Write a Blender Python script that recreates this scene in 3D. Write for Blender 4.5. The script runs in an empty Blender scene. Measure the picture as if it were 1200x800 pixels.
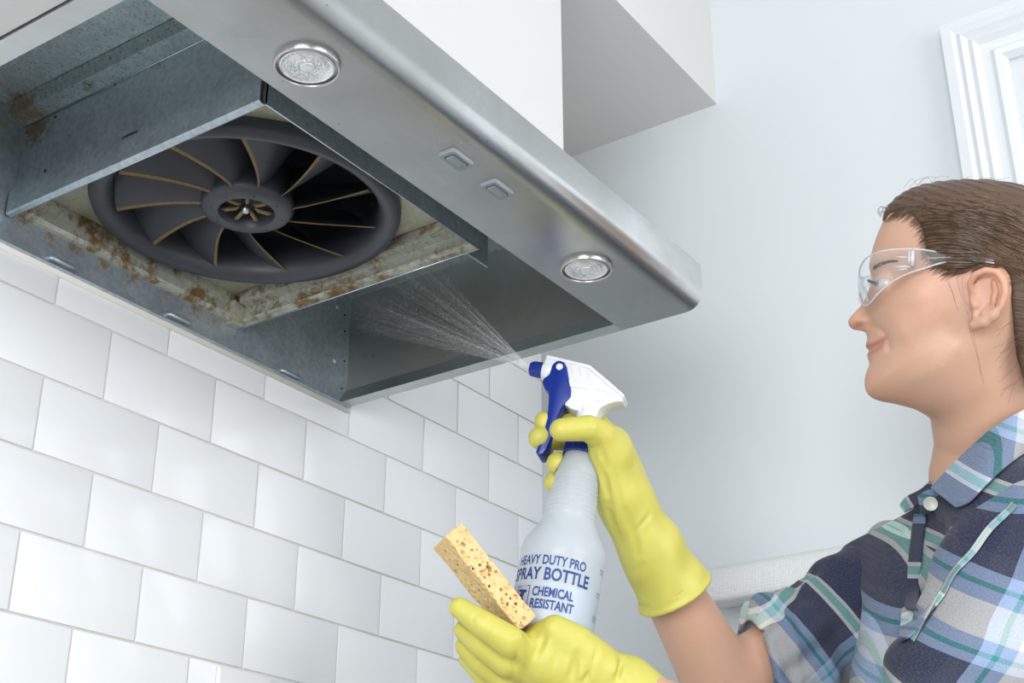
import bpy, bmesh, math, random
import numpy as np
from mathutils import Vector, Matrix
random.seed(7)
SC = bpy.context.scene
COL = SC.collection
Z0 = 0.93                      # camera height above the floor
PI = math.pi
def rad(d): return math.radians(d)

# ------------------------------------------------------------------ camera
cam = bpy.data.cameras.new('camera'); cam.lens = 49.5; cam.sensor_width = 36.0
cam.clip_start = 0.02
camo = bpy.data.objects.new('camera', cam); COL.objects.link(camo)
camo.location = (0, 0, Z0); camo.rotation_euler = (rad(114.9), 0, rad(-55.5))
SC.camera = camo
# ------------------------------------------------------------------ light
W = bpy.data.worlds.new('world'); SC.world = W; W.use_nodes = True
bg = W.node_tree.nodes['Background']
bg.inputs[0].default_value = (0.86, 0.93, 1.0, 1); bg.inputs[1].default_value = 0.40
def area(name, loc, target, sx, sy, power, col):
    l = bpy.data.lights.new(name, 'AREA'); l.shape = 'RECTANGLE'; l.size = sx; l.size_y = sy
    l.energy = power; l.color = col
    o = bpy.data.objects.new(name, l); COL.objects.link(o); o.location = loc
    o.rotation_euler = (Vector(target) - Vector(loc)).to_track_quat('-Z', 'Y').to_euler()
    return o
# daylight from the room's windows behind the camera, at the far ends of the room
area('window_right_offscreen', (0.3, -2.3, 1.5), (0.3, 0.0, 1.5), 1.7, 1.4, 46, (1.0, 0.98, 0.955))
area('window_left_offscreen', (-1.75, -0.5, 1.4), (0.0, -0.5, 1.4), 1.7, 1.5, 72, (0.95, 0.98, 1.0))
vs = SC.view_settings
vs.view_transform = 'Standard'; vs.look = 'None'; vs.gamma = 1.0; vs.use_curve_mapping = False
vs.exposure = 0.1

# ------------------------------------------------------------------ camera maths used for measuring positions
_f = 1650.0; _p = rad(24.9); _h = rad(34.5)
CF = np.array([math.cos(_h)*math.cos(_p), math.sin(_h)*math.cos(_p), math.sin(_p)])
CR = np.array([math.sin(_h), -math.cos(_h), 0.0]); CU = np.cross(CR, CF)
CC = np.array([0, 0, Z0])
def ray(x, y): return CF + CR*(x-600)/_f + CU*(400-y)/_f
def at(x, y, d): return CC + ray(x, y)*d
def hitp(x, y, ax, v):
    r = ray(x, y); return CC + r*((v-CC[ax])/r[ax])

# ------------------------------------------------------------------ helpers
ORG = {}
def tag(o, label=None, cat=None, group=None, kind=None):
    if label: o['label'] = label
    if cat: o['category'] = cat
    if group: o['group'] = group
    if kind: o['kind'] = kind
    return o
def empty(name, loc, label=None, cat=None, group=None):
    o = bpy.data.objects.new(name, None); COL.objects.link(o); o.location = loc
    o.empty_display_size = 0.05
    ORG[o.name] = np.array(loc, float); tag(o, label, cat, group)
    return o
def org(o):
    return ORG.get(o.name, np.zeros(3)) if o else np.zeros(3)
def link(name, me, mat, parent=None, smooth=False, origin=None):
    o = bpy.data.objects.new(name, me); COL.objects.link(o)
    for m in (mat if isinstance(mat, (list, tuple)) else [mat]): me.materials.append(m)
    if parent is not None:
        o.parent = parent; ORG[o.name] = org(parent)
    elif origin is not None:
        o.location = tuple(origin); ORG[o.name] = np.array(origin, float)
    if smooth: me.polygons.foreach_set('use_smooth', [True]*len(me.polygons))
    return o
class MB:
    def __init__(s): s.v = []; s.f = []; s.m = []
    def add(s, vs, fs, m=0):
        n = len(s.v); s.v += [tuple(map(float, p)) for p in vs]
        s.f += [tuple(i+n for i in q) for q in fs]; s.m += [m]*len(fs)
    def box(s, x0, x1, y0, y1, z0, z1, m=0):
        s.add([(x, y, z) for z in (z0, z1) for y in (y0, y1) for x in (x0, x1)],
              [(0,2,3,1),(4,5,7,6),(0,1,5,4),(2,6,7,3),(0,4,6,2),(1,3,7,5)], m)
    def sheet(s, path, th, a0, a1, axis='x', m=0, side=1):
        """open 2-D path given a thickness and extruded along an axis"""
        P = np.array(path, float); T = np.gradient(P, axis=0)
        n = len(P); N = np.zeros_like(P)
        for i in range(n):
            t = (P[min(i+1, n-1)]-P[max(i-1, 0)]); 
            d1 = P[i]-P[i-1] if i > 0 else None; d2 = P[i+1]-P[i] if i < n-1 else None
            nn = np.zeros(2); c = 0
            for d in (d1, d2):
                if d is not None:
                    d = d/(np.linalg.norm(d)+1e-12); nn += np.array([-d[1], d[0]])*side; c += 1
            L = np.linalg.norm(nn); nn = nn/(L+1e-9); 
            k = 1/max(0.45, L/c)
            N[i] = nn*k
        O = P + N*th
        poly = list(P)+list(O[::-1])
        def p3(p, a):
            return {'x': (a, p[0], p[1]), 'y': (p[0], a, p[1]), 'z': (p[0], p[1], a)}[axis]
        k = len(poly); vs = [p3(p, a0) for p in poly]+[p3(p, a1) for p in poly]
        fs = [(i, (i+1) % k, (i+1) % k+k, i+k) for i in range(k)]
        for i in range(n-1):
            fs.append((i, k-1-i, k-2-i, i+1)); fs.append((i+k, i+1+k, k-2-i+k, k-1-i+k))
        s.add(vs, fs, m)
    def prism(s, poly, a0, a1, axis='z', m=0):
        def p3(p, a):
            return {'x': (a, p[0], p[1]), 'y': (p[0], a, p[1]), 'z': (p[0], p[1], a)}[axis]
        k = len(poly); s.add([p3(p, a0) for p in poly]+[p3(p, a1) for p in poly],
            [tuple(range(k))[::-1], tuple(range(k, 2*k))]+[(i, (i+1) % k, (i+1) % k+k, i+k) for i in range(k)], m)
    def lathe(s, prof, c=(0,0,0), ax=(0,0,1), n=48, m=0, closed=False, x=None):
        ax = np.array(ax, float); ax /= np.linalg.norm(ax)
        u = np.cross(ax, (1,0,0) if abs(ax[0]) < .8 else (0,1,0)) if x is None else np.array(x, float)
        u = u - ax*(u@ax); u /= np.linalg.norm(u); w = np.cross(ax, u); c = np.array(c, float)
        vs = []; fs = []; k = len(prof)
        for r, z in prof:
            for i in range(n):
                a = 2*PI*i/n; vs.append(c+ax*z+(u*math.cos(a)+w*math.sin(a))*r)
        for j in range(k if closed else k-1):
            for i in range(n):
                a, b = j*n+i, j*n+(i+1) % n; j2 = (j+1) % k
                fs.append((a, b, j2*n+(i+1) % n, j2*n+i))
        s.add(vs, fs, m)
    def tube(s, pts, r, n=8, m=0, caps=True):
        pts = [np.array(p, float) for p in pts]; k = len(pts)
        rs = r if hasattr(r, '__len__') else [r]*k
        t0 = pts[1]-pts[0]; t0 /= np.linalg.norm(t0)
        u = np.cross(t0, (0,0,1) if abs(t0[2]) < .9 else (1,0,0)); u /= np.linalg.norm(u)
        vs = []; fs = []
        for i, p in enumerate(pts):
            t = pts[min(i+1, k-1)]-pts[max(i-1, 0)]; t /= np.linalg.norm(t)+1e-12
            u = u-t*(u@t); u /= np.linalg.norm(u)+1e-12; w = np.cross(t, u)
            for j in range(n):
                a = 2*PI*j/n; vs.append(p+(u*math.cos(a)+w*math.sin(a))*rs[i])
        for i in range(k-1):
            for j in range(n): fs.append((i*n+j, i*n+(j+1) % n, (i+1)*n+(j+1) % n, (i+1)*n+j))
        if caps: fs.append(tuple(range(n))[::-1]); fs.append(tuple(range((k-1)*n, k*n)))
        s.add(vs, fs, m)
    def ball(s, c, r, nu=10, nv=6, m=0):
        prof = [(max(1e-5, math.sin(PI*i/nv)), -math.cos(PI*i/nv)) for i in range(nv+1)]
        r = np.array(r if hasattr(r, '__len__') else [r]*3, float)
        vs = []; fs = []
        for a, z in prof:
            for i in range(nu):
                t = 2*PI*i/nu; vs.append(np.array(c)+r*np.array([a*math.cos(t), a*math.sin(t), z]))
        for j in range(nv):
            for i in range(nu): fs.append((j*nu+i, j*nu+(i+1) % nu, (j+1)*nu+(i+1) % nu, (j+1)*nu+i))
        s.add(vs, fs, m)
    def build(s, name, mat, parent=None, smooth=False, origin=None, bevel=0, auto=None):
        o0 = org(parent) if parent is not None else (np.array(origin, float) if origin is not None else np.zeros(3))
        me = bpy.data.meshes.new(name)
        V = np.array(s.v)-o0
        me.from_pydata(V.tolist(), [], s.f)
        if any(s.m): me.polygons.foreach_set('material_index', s.m)
        bm = bmesh.new(); bm.from_mesh(me); bmesh.ops.recalc_face_normals(bm, faces=bm.faces)
        if bevel:
            bmesh.ops.bevel(bm, geom=[e for e in bm.edges if len(e.link_faces) == 2 and e.calc_face_angle(0) > .5],
                            offset=bevel, segments=2, affect='EDGES', profile=.6)
        bm.to_mesh(me); bm.free(); me.update()
        o = link(name, me, mat, parent, smooth, origin)
        if auto is not None and hasattr(me, 'set_sharp_from_angle'):
            me.polygons.foreach_set('use_smooth', [True]*len(me.polygons)); me.set_sharp_from_angle(angle=rad(auto))
        return o

# ------------------------------------------------------------------ materials
class NT:
    """small node-tree helper"""
    def __init__(s, name):
        s.mat = bpy.data.materials.new(name); s.mat.use_nodes = True
        s.t = s.mat.node_tree; s.b = s.t.nodes['Principled BSDF']; s.out = s.t.nodes['Material Output']
    def n(s, typ, **kw):
        nd = s.t.nodes.new(typ)
        for k, v in kw.items():
            if k.startswith('i_'): nd.inputs[k[2:].replace('_', ' ')].default_value = v
            elif k.startswith('I'): nd.inputs[int(k[1:])].default_value = v
            else: setattr(nd, k, v)
        return nd
    def l(s, a, b): s.t.links.new(a, b)
    def coord(s, kind='Object', scale=(1,1,1), rot=(0,0,0), loc=(0,0,0)):
        tc = s.n('ShaderNodeTexCoord'); mp = s.n('ShaderNodeMapping')
        mp.inputs['Scale'].default_value = scale; mp.inputs['Rotation'].default_value = rot; mp.inputs['Location'].default_value = loc
        s.l(tc.outputs[kind], mp.inputs[0]); return mp.outputs[0]
    def noise(s, vec, scale, detail=4, rough=.5, dist=0):
        nd = s.n('ShaderNodeTexNoise'); nd.inputs['Scale'].default_value = scale; nd.inputs['Detail'].default_value = detail
        nd.inputs['Roughness'].default_value = rough; nd.inputs['Distortion'].default_value = dist
        if vec is not None: s.l(vec, nd.inputs['Vector'])
        return nd.outputs[0]
    def ramp(s, fac, stops, interp='LINEAR'):
        nd = s.n('ShaderNodeValToRGB'); cr = nd.color_ramp; cr.interpolation = interp
        while len(cr.elements) < len(stops): cr.elements.new(0.5)
        for e, (p, c) in zip(cr.elements, stops):
            e.position = p; e.color = (c, c, c, 1) if not hasattr(c, '__len__') else (*c, 1)
        s.l(fac, nd.inputs[0]); return nd.outputs[0]
    def mix(s, fac, a, b, mode='MIX'):
        nd = s.n('ShaderNodeMix', data_type='RGBA', blend_type=mode)
        for v, i in ((fac, 0), (a, 6), (b, 7)):
            if hasattr(v, 'links'): s.l(v, nd.inputs[i])
            else: nd.inputs[i].default_value = v if (i == 0 or len(v) == 4) else (*v, 1)
        return nd.outputs[2]
    def math(s, op, a, b=0.0, c=0.0):
        nd = s.n('ShaderNodeMath', operation=op)
        for i, v in enumerate((a, b, c)):
            if hasattr(v, 'links'): s.l(v, nd.inputs[i])
            else: nd.inputs[i].default_value = v
        return nd.outputs[0]
    def bump(s, h, strength=.2, dist=.001):
        nd = s.n('ShaderNodeBump'); nd.inputs['Strength'].default_value = strength; nd.inputs['Distance'].default_value = dist
        s.l(h, nd.inputs['Height']); s.l(nd.outputs[0], s.b.inputs['Normal']); return nd
    def set(s, **kw):
        for k, v in kw.items():
            i = s.b.inputs[k.replace('_', ' ')]
            if hasattr(v, 'links'): s.l(v, i)
            else: i.default_value = v if not (hasattr(v, '__len__') and len(v) == 3 and i.type == 'RGBA') else (*v, 1)
        return s.mat
def plain(name, col, rough=.5, metal=0, **kw):
    t = NT(name); c = t.coord('Object')
    nz = t.noise(c, 60, 3)
    cc = t.mix(t.math('MULTIPLY', nz, .10), col, tuple(x*.85 for x in col))
    t.set(Base_Color=cc, Roughness=rough, Metallic=metal, **kw); return t.mat
def wallpaint(name, col, rough=.6):
    t = NT(name); c = t.coord('Object')
    cc = t.mix(t.ramp(t.noise(c, 3, 3), [(.3, 0.0), (.8, .06)]), col, tuple(x*.9 for x in col))
    t.bump(t.noise(c, 260, 3), .12, .0006)
    t.set(Base_Color=cc, Roughness=rough); return t.mat
def steel(name, col, axis, rough=.3, dirt=.35, spots=True):
    t = NT(name)
    sc = {'x': (.5, 130, 130), 'y': (130, .5, 130), 'z': (130, 130, .5)}[axis]
    st = t.noise(t.coord('Object', sc), 1.0, 1, .5)
    c = t.coord('Object')
    cl = t.noise(c, 9, 5, .6, .6)
    base = t.mix(t.ramp(cl, [(.35, 0.0), (.75, 1.0)]), col, tuple(a*b for a, b in zip(col, (.80, .80, .77))))
    base = t.mix(t.math('MULTIPLY', st, .22), base, tuple(x*.7 for x in col))
    if spots:
        v = t.n('ShaderNodeTexVoronoi'); v.inputs['Scale'].default_value = 70; t.l(t.coord('Object', (1,1,1), (0,0,0), (3.1,.2,.7)), v.inputs['Vector'])
        sp = t.ramp(v.outputs['Distance'], [(.05, 1.0), (.085, 0.0)])
        wh = t.ramp(v.outputs['Color'], [(.60, 0.0), (.62, 1.0)])
        base = t.mix(t.math('MULTIPLY', t.math('MULTIPLY', sp, wh), .8*dirt*2), base, (.10, .08, .06))
    r = t.math('ADD', t.math('MULTIPLY', cl, .24), rough-.08)
    t.set(Base_Color=base, Metallic=1.0, Roughness=r); return t.mat
def galv(name, col, rust=0.0, rough=.42, seed=0.0, thr=.55, metal=.75, freq=16, spots=(), speck=0):
    t = NT(name); c = t.coord('Object', (1,1,1), (0,0,0), (seed, seed*.7, 0))
    v = t.n('ShaderNodeTexVoronoi'); v.inputs['Scale'].default_value = 230; t.l(c, v.inputs['Vector'])
    sp = t.n('ShaderNodeSeparateColor'); t.l(v.outputs['Color'], sp.inputs[0])
    nz = t.noise(c, 22, 6, .65, .4)
    k = t.math('ADD', t.math('MULTIPLY', sp.outputs[0], .35), t.math('MULTIPLY', nz, .65))
    base = t.mix(t.ramp(k, [(.25, 0.0), (.75, 1.0)]), tuple(x*.80 for x in col), tuple(min(1, x*1.10) for x in col))
    m = None
    if rust > 0:
        a = t.noise(c, freq, 7, .68, .5); b = t.noise(c, 170, 4, .7)
        m = t.ramp(t.math('ADD', t.math('MULTIPLY', a, .8), t.math('MULTIPLY', b, .2)), [(thr, 0.0), (thr+.10, rust)])
        rc = t.mix(t.noise(c, 120, 4, .7), (.07, .038, .014), (.27, .17, .065))
        tc = t.n('ShaderNodeTexCoord')
        for (sx, sy, sz, sr, hard) in spots:                  # grease patches where the dirt has gathered
            vd = t.n('ShaderNodeVectorMath', operation='DISTANCE'); t.l(tc.outputs['Object'], vd.inputs[0]); vd.inputs[1].default_value = (sx-.877, sy-.85, sz-Z0-.67)
            g = t.math('SUBTRACT', t.ramp(t.math('DIVIDE', vd.outputs['Value'], sr), [(0, 1.0), (1.0, 0.0)]), t.math('MULTIPLY', t.math('ADD', t.math('MULTIPLY', t.noise(c, 60, 5, .7), .5), t.math('MULTIPLY', b, .6)), hard))
            m = t.math('MAXIMUM', m, t.ramp(g, [(0.0, 0.0), (.22, .85)]))
        base = t.mix(m, base, rc)
        t.set(Metallic=t.math('MULTIPLY', t.math('SUBTRACT', 1.0, m), metal))
    else: t.set(Metallic=metal)
    if speck: base = t.mix(t.ramp(t.noise(c, 330, 2), [(.60, 0.0), (.68, speck)]), base, (.10, .12, .12))
    t.bump(t.noise(c, 90, 5), .12, .0006)
    t.set(Base_Color=base, Roughness=t.math('ADD', t.math('MULTIPLY', nz, .25), rough-.1)); return t.mat

M = {}
M['wall'] = wallpaint('wall_paint', (.60, .637, .66))
M['bulk'] = wallpaint('bulkhead_paint', (.62, .62, .615), .5)
M['ceil'] = wallpaint('ceiling_paint', (.8, .8, .8))
M['trimw'] = wallpaint('trim_paint', (.66, .685, .72), .3)
M['caulk'] = plain('cream_caulk', (.78, .765, .71), .6)
M['steel_x'] = steel('brushed_steel', (.46, .475, .48), 'x', .27)
M['steel_dark'] = steel('speckled_brushed_steel', (.50, .505, .49), 'y', .42, .6)
M['steel_y'] = steel('flange_steel', (.56, .58, .585), 'y', .34, .4)
M['galv'] = galv('galvanised_sheet', (.50, .58, .64), .55, seed=1.3, thr=.64, spots=[(x, 1.10, Z0+.703, .042, 1.30) for x in (.735, .77, .80, .84, .88, .93, .97, 1.0)])
M['galv_stain'] = galv('stained_galvanised_sheet', (.52, .61, .63), .9, seed=4.1, thr=.66, freq=11, speck=.7, spots=[(.600, 1.035, Z0+.82, .11, 1.35), (.61, .87, Z0+.82, .10, 1.5), (.70, 1.08, Z0+.81, .08, 1.15), (.55, .95, Z0+.82, .05, 1.3)])
M['galv_green'] = galv('grease_spotted_galvanised_sheet', (.49, .57, .62), .5, seed=2.2, thr=.70, rough=.5, spots=[(.72, .90, Z0+.815, .07, 1.45), (.72, 1.08, Z0+.80, .09, 1.3), (.72, 1.095, Z0+.705, .035, 1.2)])
M['galv_yellow'] = galv('greasy_fan_plate', (.50, .50, .40), .75, seed=5.2, thr=.55, rough=.4, metal=.35)
M['rusty'] = galv('rusty_ledge', (.50, .52, .46), 1.0, seed=6.6, thr=.47, freq=24, metal=.4)
M['hem'] = plain('rolled_sheet_edge', (.52, .59, .64), .25, .9)
def fanmat():
    t = NT('dark_fan_plastic'); c = t.coord('Object')
    n1 = t.noise(c, 30, 5, .6)
    t.bump(t.noise(c, 300, 3), .1, .0005)
    t.set(Base_Color=t.mix(n1, (.030, .033, .042), (.056, .062, .078)), Roughness=t.math('ADD', t.math('MULTIPLY', n1, .2), .30)); return t.mat
M['fan'] = fanmat()
def crust():
    t = NT('grease_crust'); c = t.coord('Object'); n1 = t.noise(c, 500, 4, .7)
    t.bump(n1, 1.0, .002)
    t.set(Base_Color=t.mix(n1, (.10, .06, .02), (.42, .30, .13)), Roughness=.7); return t.mat
M['crust'] = crust()
M['screw'] = plain('screw_metal', (.55, .55, .55), .3, 1.0)
M['darkhole'] = plain('hole_shade_and_screw', (.025, .02, .017), .8)  # near-black colour paints the shade of open holes; also colours dark screw heads
M['whitehole'] = plain('white_hole_disc', (.8, .82, .8), .5)  # tile white, painted on discs where holes show the wall behind
def tilemat():
    t = NT('glazed_tile'); c = t.coord('Object')
    g = t.n('ShaderNodeObjectInfo')
    base = t.mix(t.math('MULTIPLY', g.outputs['Random'], 1.0), (.81, .835, .865), (.785, .81, .845))
    t.bump(t.noise(c, 14, 2), .04, .002)
    t.set(Base_Color=base, Roughness=.16); return t.mat
M['tile'] = tilemat()
def grout():
    t = NT('grout'); c = t.coord('Object'); n1 = t.noise(c, 180, 4)
    n2 = t.ramp(t.noise(c, 6, 4), [(.4, 0.0), (.7, 1.0)])
    t.bump(n1, .5, .001)
    t.set(Base_Color=t.mix(n2, t.mix(n1, (.60, .60, .59), (.70, .70, .69)), (.56, .54, .49)), Roughness=.85); return t.mat
M['grout'] = grout()
# ================================================================== ROOM
XS, YW = 1.685, 1.1037
def struct(name, mb, mat, parent=None, **kw):
    o = mb.build(name, mat, parent, **kw)
    if parent is None: o['kind'] = 'structure'
    return o
b = MB(); b.box(-1.6, XS+.12, YW+.0004, YW+.13, 0, 2.62); wall_back = struct('wall_back', b, M['grout'])
b = MB()                                            # side wall with a window opening
wy0, wy1, wz0, wz1 = -0.42, 0.318, Z0+.30, Z0+1.150
b.box(XS, XS+.14, -1.8, wy0, 0, 2.62); b.box(XS, XS+.14, wy1, YW+.006, 0, 2.62)
b.box(XS, XS+.14, wy0, wy1, 0, wz0); b.box(XS, XS+.14, wy0, wy1, wz1, 2.62)
struct('wall_side', b, M['wall'])
b = MB(); b.box(-1.6, XS+.14, -2.2, YW+.13, -.1, 0); struct('floor', b, plain('floor_laminate', (.36, .34, .31), .5))
b = MB(); b.box(-1.6, XS+.14, -2.2, YW+.13, 2.62, 2.72); struct('ceiling', b, M['ceil'])
b = MB(); b.box(.5098, 1.2345, .7725, YW+.004, Z0+.903, 2.62); struct('wall_bulkhead', b, M['bulk'])
b = MB(); b.box(1.2345, XS, .7725, YW+.004, Z0+1.2534, 2.62); struct('ceiling_soffit', b, M['bulk'])

# tiles, each its own piece
PX, PZ, G = .1513, .0783, .0024
tme = {}
def tile_mesh(w, h):
    key = (round(w, 4), round(h, 4))
    if key not in tme:
        m = MB(); m.box(-w/2, w/2, -.007, .003, -h/2, h/2)
        o = m.build('tile', M['tile'], None, bevel=.0011, auto=40); me = o.data
        bpy.data.objects.remove(o); tme[key] = me
    return tme[key]
rng = random.Random(3)
for r in range(-3, 9):
    ztop = Z0+.397+PZ*r
    off = .789 if r % 2 == 0 else .8635
    for k in range(-3, 7):
        x0 = off+PX*k; x1 = x0+PX
        x1 = min(x1, XS+.001)
        if x1-x0 < .02: continue
        if x0 > .5 and x1 < 1.23 and ztop-PZ > Z0+.69: continue       # hidden behind the hood
        if x0 < .40 and ztop-PZ > Z0+.68: continue
        me = tile_mesh(x1-x0-G, PZ-G)
        o = bpy.data.objects.new('tile', me); COL.objects.link(o)
        o.location = ((x0+x1)/2, YW+.0055+rng.uniform(-.0003, .0003), ztop-PZ/2)
        o.rotation_euler = (rng.uniform(-.0016, .0016), 0, rng.uniform(-.0012, .0012))
        o.parent = wall_back
# caulk bead below the hood
b = MB(); b.tube([(.505, YW-.002, Z0+.667), (1.238, YW-.002, Z0+.667)], .0040, 10)
struct('trim_1', b, M['caulk'], smooth=True)

# window casing on the side wall: moulded profile swept round the opening
def casing():
    prof = [(0, 0), (.0, .022), (.014, .024), (.020, .020), (.026, .024), (.034, .017), (.040, .021), (.048, .014), (.060, .013), (.066, .018), (.074, .016), (.080, .006), (.080, 0)]
    b = MB(); y0, y1, z0, z1 = wy0-.085, wy1+.0957, wz0-.09, wz1+.084
    y1 = .4155; z1 = Z0+1.233
    # outer rectangle corners; u goes inward
    cor = [(y0, z0, 1, 1), (y1, z0, -1, 1), (y1, z1, -1, -1), (y0, z1, 1, -1)]
    vs = []; n = len(prof)
    for (y, z, sy, sz) in cor:
        for u, h in prof: vs.append((XS-h, y+sy*u, z+sz*u))
    fs = []
    for c in range(4):
        d = (c+1) % 4
        for i in range(n-1): fs.append((c*n+i, c*n+i+1, d*n+i+1, d*n+i))
    b.add(vs, fs); return b
struct('trim_2', casing(), M['trimw'], auto=25)
w1 = MB()
iy0, iy1, iz0, iz1 = wy0-.004, .337, wz0-.01, Z0+1.153
for (a0, a1, c0, c1) in ((iy0, iy0+.03, iz0, iz1), (iy1-.012, iy1, iz0, iz1), (iy0, iy1, iz0, iz0+.03), (iy0, iy1, iz1-.012, iz1)):
    w1.box(XS+.004, XS+.04, a0, a1, c0, c1)
win = struct('window_1', w1, M['trimw'])
g = MB(); g.box(XS+.020, XS+.024, iy0+.01, iy1-.014, iz0+.01, iz1-.014)
t = NT('bright_window_pane'); t.set(Base_Color=(.9, .93, .97), Roughness=.1, Emission_Color=(.93, .96, 1.0), Emission_Strength=.75)
g.build('pane', t.mat, win)
g = MB()
for (a0, a1, c0, c1) in ((iy1-.0165, iy1-.012, iz0, iz1-.012), (iy0, iy1-.012, iz1-.0165, iz1-.012)):
    g.box(XS+.010, XS+.020, a0, a1, c0, c1)
g.build('gasket', plain('dark_gasket', (.03, .03, .03), .5), win)

# wall cabinet left of the hood (its underside shows)
cr = empty('wall_cabinet', (.27, .92, Z0+.672), 'white wall cabinet adjoining the hood, only its plain underside showing', 'cabinet')
cm = wallpaint('cabinet_lacquer', (.60, .60, .61), .4)
b = MB(); b.box(.03, .5085, .66, 1.1037, Z0+.672, Z0+1.5); b.build('body', cm, cr, bevel=.001)
b = MB(); b.box(.035, .503, .642, .6598, Z0+.674, Z0+1.49); d = b.build('door', cm, cr, bevel=.002)
b = MB(); b.tube([(.06, .641, Z0+.72), (.06, .615, Z0+.72), (.06, .615, Z0+.84), (.06, .641, Z0+.84)], .004, 8); b.build('handle', M['screw'], d, smooth=True)

# switch plate on the tiles
pr = empty('switch_plate', (1.09, YW-.001, Z0+.25), 'white plastic switch plate on the tiled wall below the hood', 'switch plate')
b = MB(); b.box(1.0525, 1.131, YW-.0075, YW-.0015, Z0+.197, Z0+.3143); b.build('plate', plain('plate_plastic', (.80, .81, .82), .35), pr, bevel=.002)
b = MB(); b.box(1.073, 1.109, YW-.0115, YW-.007, Z0+.222, Z0+.289); b.build('rocker', plain('rocker_plastic', (.78, .79, .80), .3), pr, bevel=.0015)

# padded fabric roll along the side wall behind the raised arm
def weave():
    t = NT('white_woven_fabric'); c = t.coord('Object', (1,1,1), (0, 0, 0))
    w1 = t.n('ShaderNodeTexWave', bands_direction='Y'); w1.inputs['Scale'].default_value = 75; w1.inputs['Distortion'].default_value = 1.5; w1.inputs['Detail'].default_value = 2
    w2 = t.n('ShaderNodeTexWave', bands_direction='Z'); w2.inputs['Scale'].default_value = 75; w2.inputs['Distortion'].default_value = 1.5; w2.inputs['Detail'].default_value = 2
    t.l(c, w1.inputs[0]); t.l(c, w2.inputs[0])
    k = t.math('MULTIPLY', w1.outputs[1], w2.outputs[1])
    t.bump(k, .6, .0015)
    t.set(Base_Color=t.mix(k, (.72, .735, .74), (.82, .83, .83)), Roughness=.9); return t.mat
cf = 1.60
zb = hitp(850, 702, 0, cf)[2]; zt = hitp(850, 659, 0, cf)[2]; yl = hitp(812, 684, 0, cf)[1]
hh = zt-zb
prof = [(XS, zb+.012), (cf+.004, zb), (cf, zb+.003), (cf-.001, zb+.2*hh), (cf+.002, zb+.6*hh), (cf+.008, zb+.85*hh), (cf+.016, zb+.97*hh), (cf+.026, zt+.004), (XS, zt+.006)]
b = MB(); b.prism(prof, .36, yl, 'y')
o = b.build('wall_cushion', weave(), None, bevel=.002, origin=(XS-.04, .6, zb), auto=35)
tag(o, 'white woven fabric cushion along the pale wall behind the raised arm', 'cushion')

# ================================================================== RANGE HOOD
HB = Z0+.67
XL, XR = .5095, 1.2345
hood = empty('range_hood', (.877, .85, HB), 'stainless steel range hood with its greasy interior open and two spotlights', 'range hood')
arc = [(.619+.020*math.cos(a)-0.0, .69+.020*math.sin(a)) for a in [rad(-90-90*i/8) for i in range(9)]]
pathp = [(.7005, .6845), (.7005, .6715), (.6995, .67)]+arc+[(.599, .722), (.600, .7235), (.7725, .905)]
b = MB(); b.sheet([(y, z+Z0) for y, z in pathp], .0014, XL, XR, 'x', side=-1)
b.build('front_panel', M['steel_x'], hood, auto=30)
# end panels
endp = [(.7725, .903), (YW-.0022, .903), (YW-.0022, .6705), (.6995, .6705)]+[(y, z) for y, z in arc]+[(.599, .722)]
for nm, x0, x1 in (('end_panel', XR-.0025, XR-.0002), ('end_panel', XL+.0002, XL+.0025)):
    b = MB(); b.prism([(y+.0008 if y < .62 else y, z+Z0+.0006) for y, z in endp], x0, x1, 'x'); b.build(nm, M['steel_dark'], hood)
# folded flanges under both ends
b = MB(); b.sheet([(XR, .6698+Z0), (1.2158, .6698+Z0), (1.2312, .692+Z0)], .0011, .6995, YW-.002, 'y', side=-1); b.build('end_flange', M['steel_y'], hood)
b = MB(); b.sheet([(XL, .6698+Z0), (.5305, .6698+Z0), (.5305, .688+Z0)], .0011, .6995, YW-.002, 'y', side=1); b.build('end_flange', M['steel_y'], hood)
# back panel, ceiling
b = MB(); b.box(XL+.002, XR-.002, YW-.0036, YW-.002, HB-.0005, Z0+.8235); b.sheet([(YW-.002, HB-.0004), (YW-.011, HB-.0004)], .001, XL, XR, 'x'); b.build('back_panel', M['galv'], hood)
b = MB(); b.box(XL+.002, XR-.002, .705, YW-.002, Z0+.8215, Z0+.823); b.build('top_panel', M['galv_stain'], hood)
b = MB(); b.sheet([(.694, .8205+Z0), (.698, .806+Z0), (.7195, .806+Z0)], .0012, .70, YW-.004, 'y'); b.build('top_flange', M['galv_stain'], hood)
b = MB(); b.tube([(.7188, .70, Z0+.8056), (.7188, YW-.005, Z0+.8056)], .0012, 6); b.build('flange_edge', M['hem'], hood, smooth=True)
# baffles round the fan
b = MB(); b.box(.7195, .7207, .753, YW-.003, Z0+.70, Z0+.8065); b.build('side_baffle', M['galv_green'], hood)
b = MB(); b.sheet([(.7192, .7003+Z0), (.7150, .7006+Z0), (.7140, .702+Z0), (.7140, .7262+Z0), (.7192, .7275+Z0)], .0008, .755, YW-.006, 'y'); b.build('baffle_lip', M['galv'], hood)
b = MB(); b.box(1.0355, 1.0367, .753, YW-.003, Z0+.70, Z0+.8215); b.build('side_baffle', M['rusty'], hood)
b = MB(); b.sheet([(1.0355, .7045+Z0), (1.0300, .7052+Z0), (1.0295, .7068+Z0)], .0009, .757, YW-.02, 'y'); b.sheet([(1.0355, .7245+Z0), (1.022, .7265+Z0), (1.0215, .738+Z0)], .0009, .757, YW-.02, 'y'); b.build('baffle_ledge', M['rusty'], hood)
b = MB(); b.box(.7195, 1.0367, .753, .7542, Z0+.70, Z0+.8215); b.build('front_baffle', M['galv_green'], hood)
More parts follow.
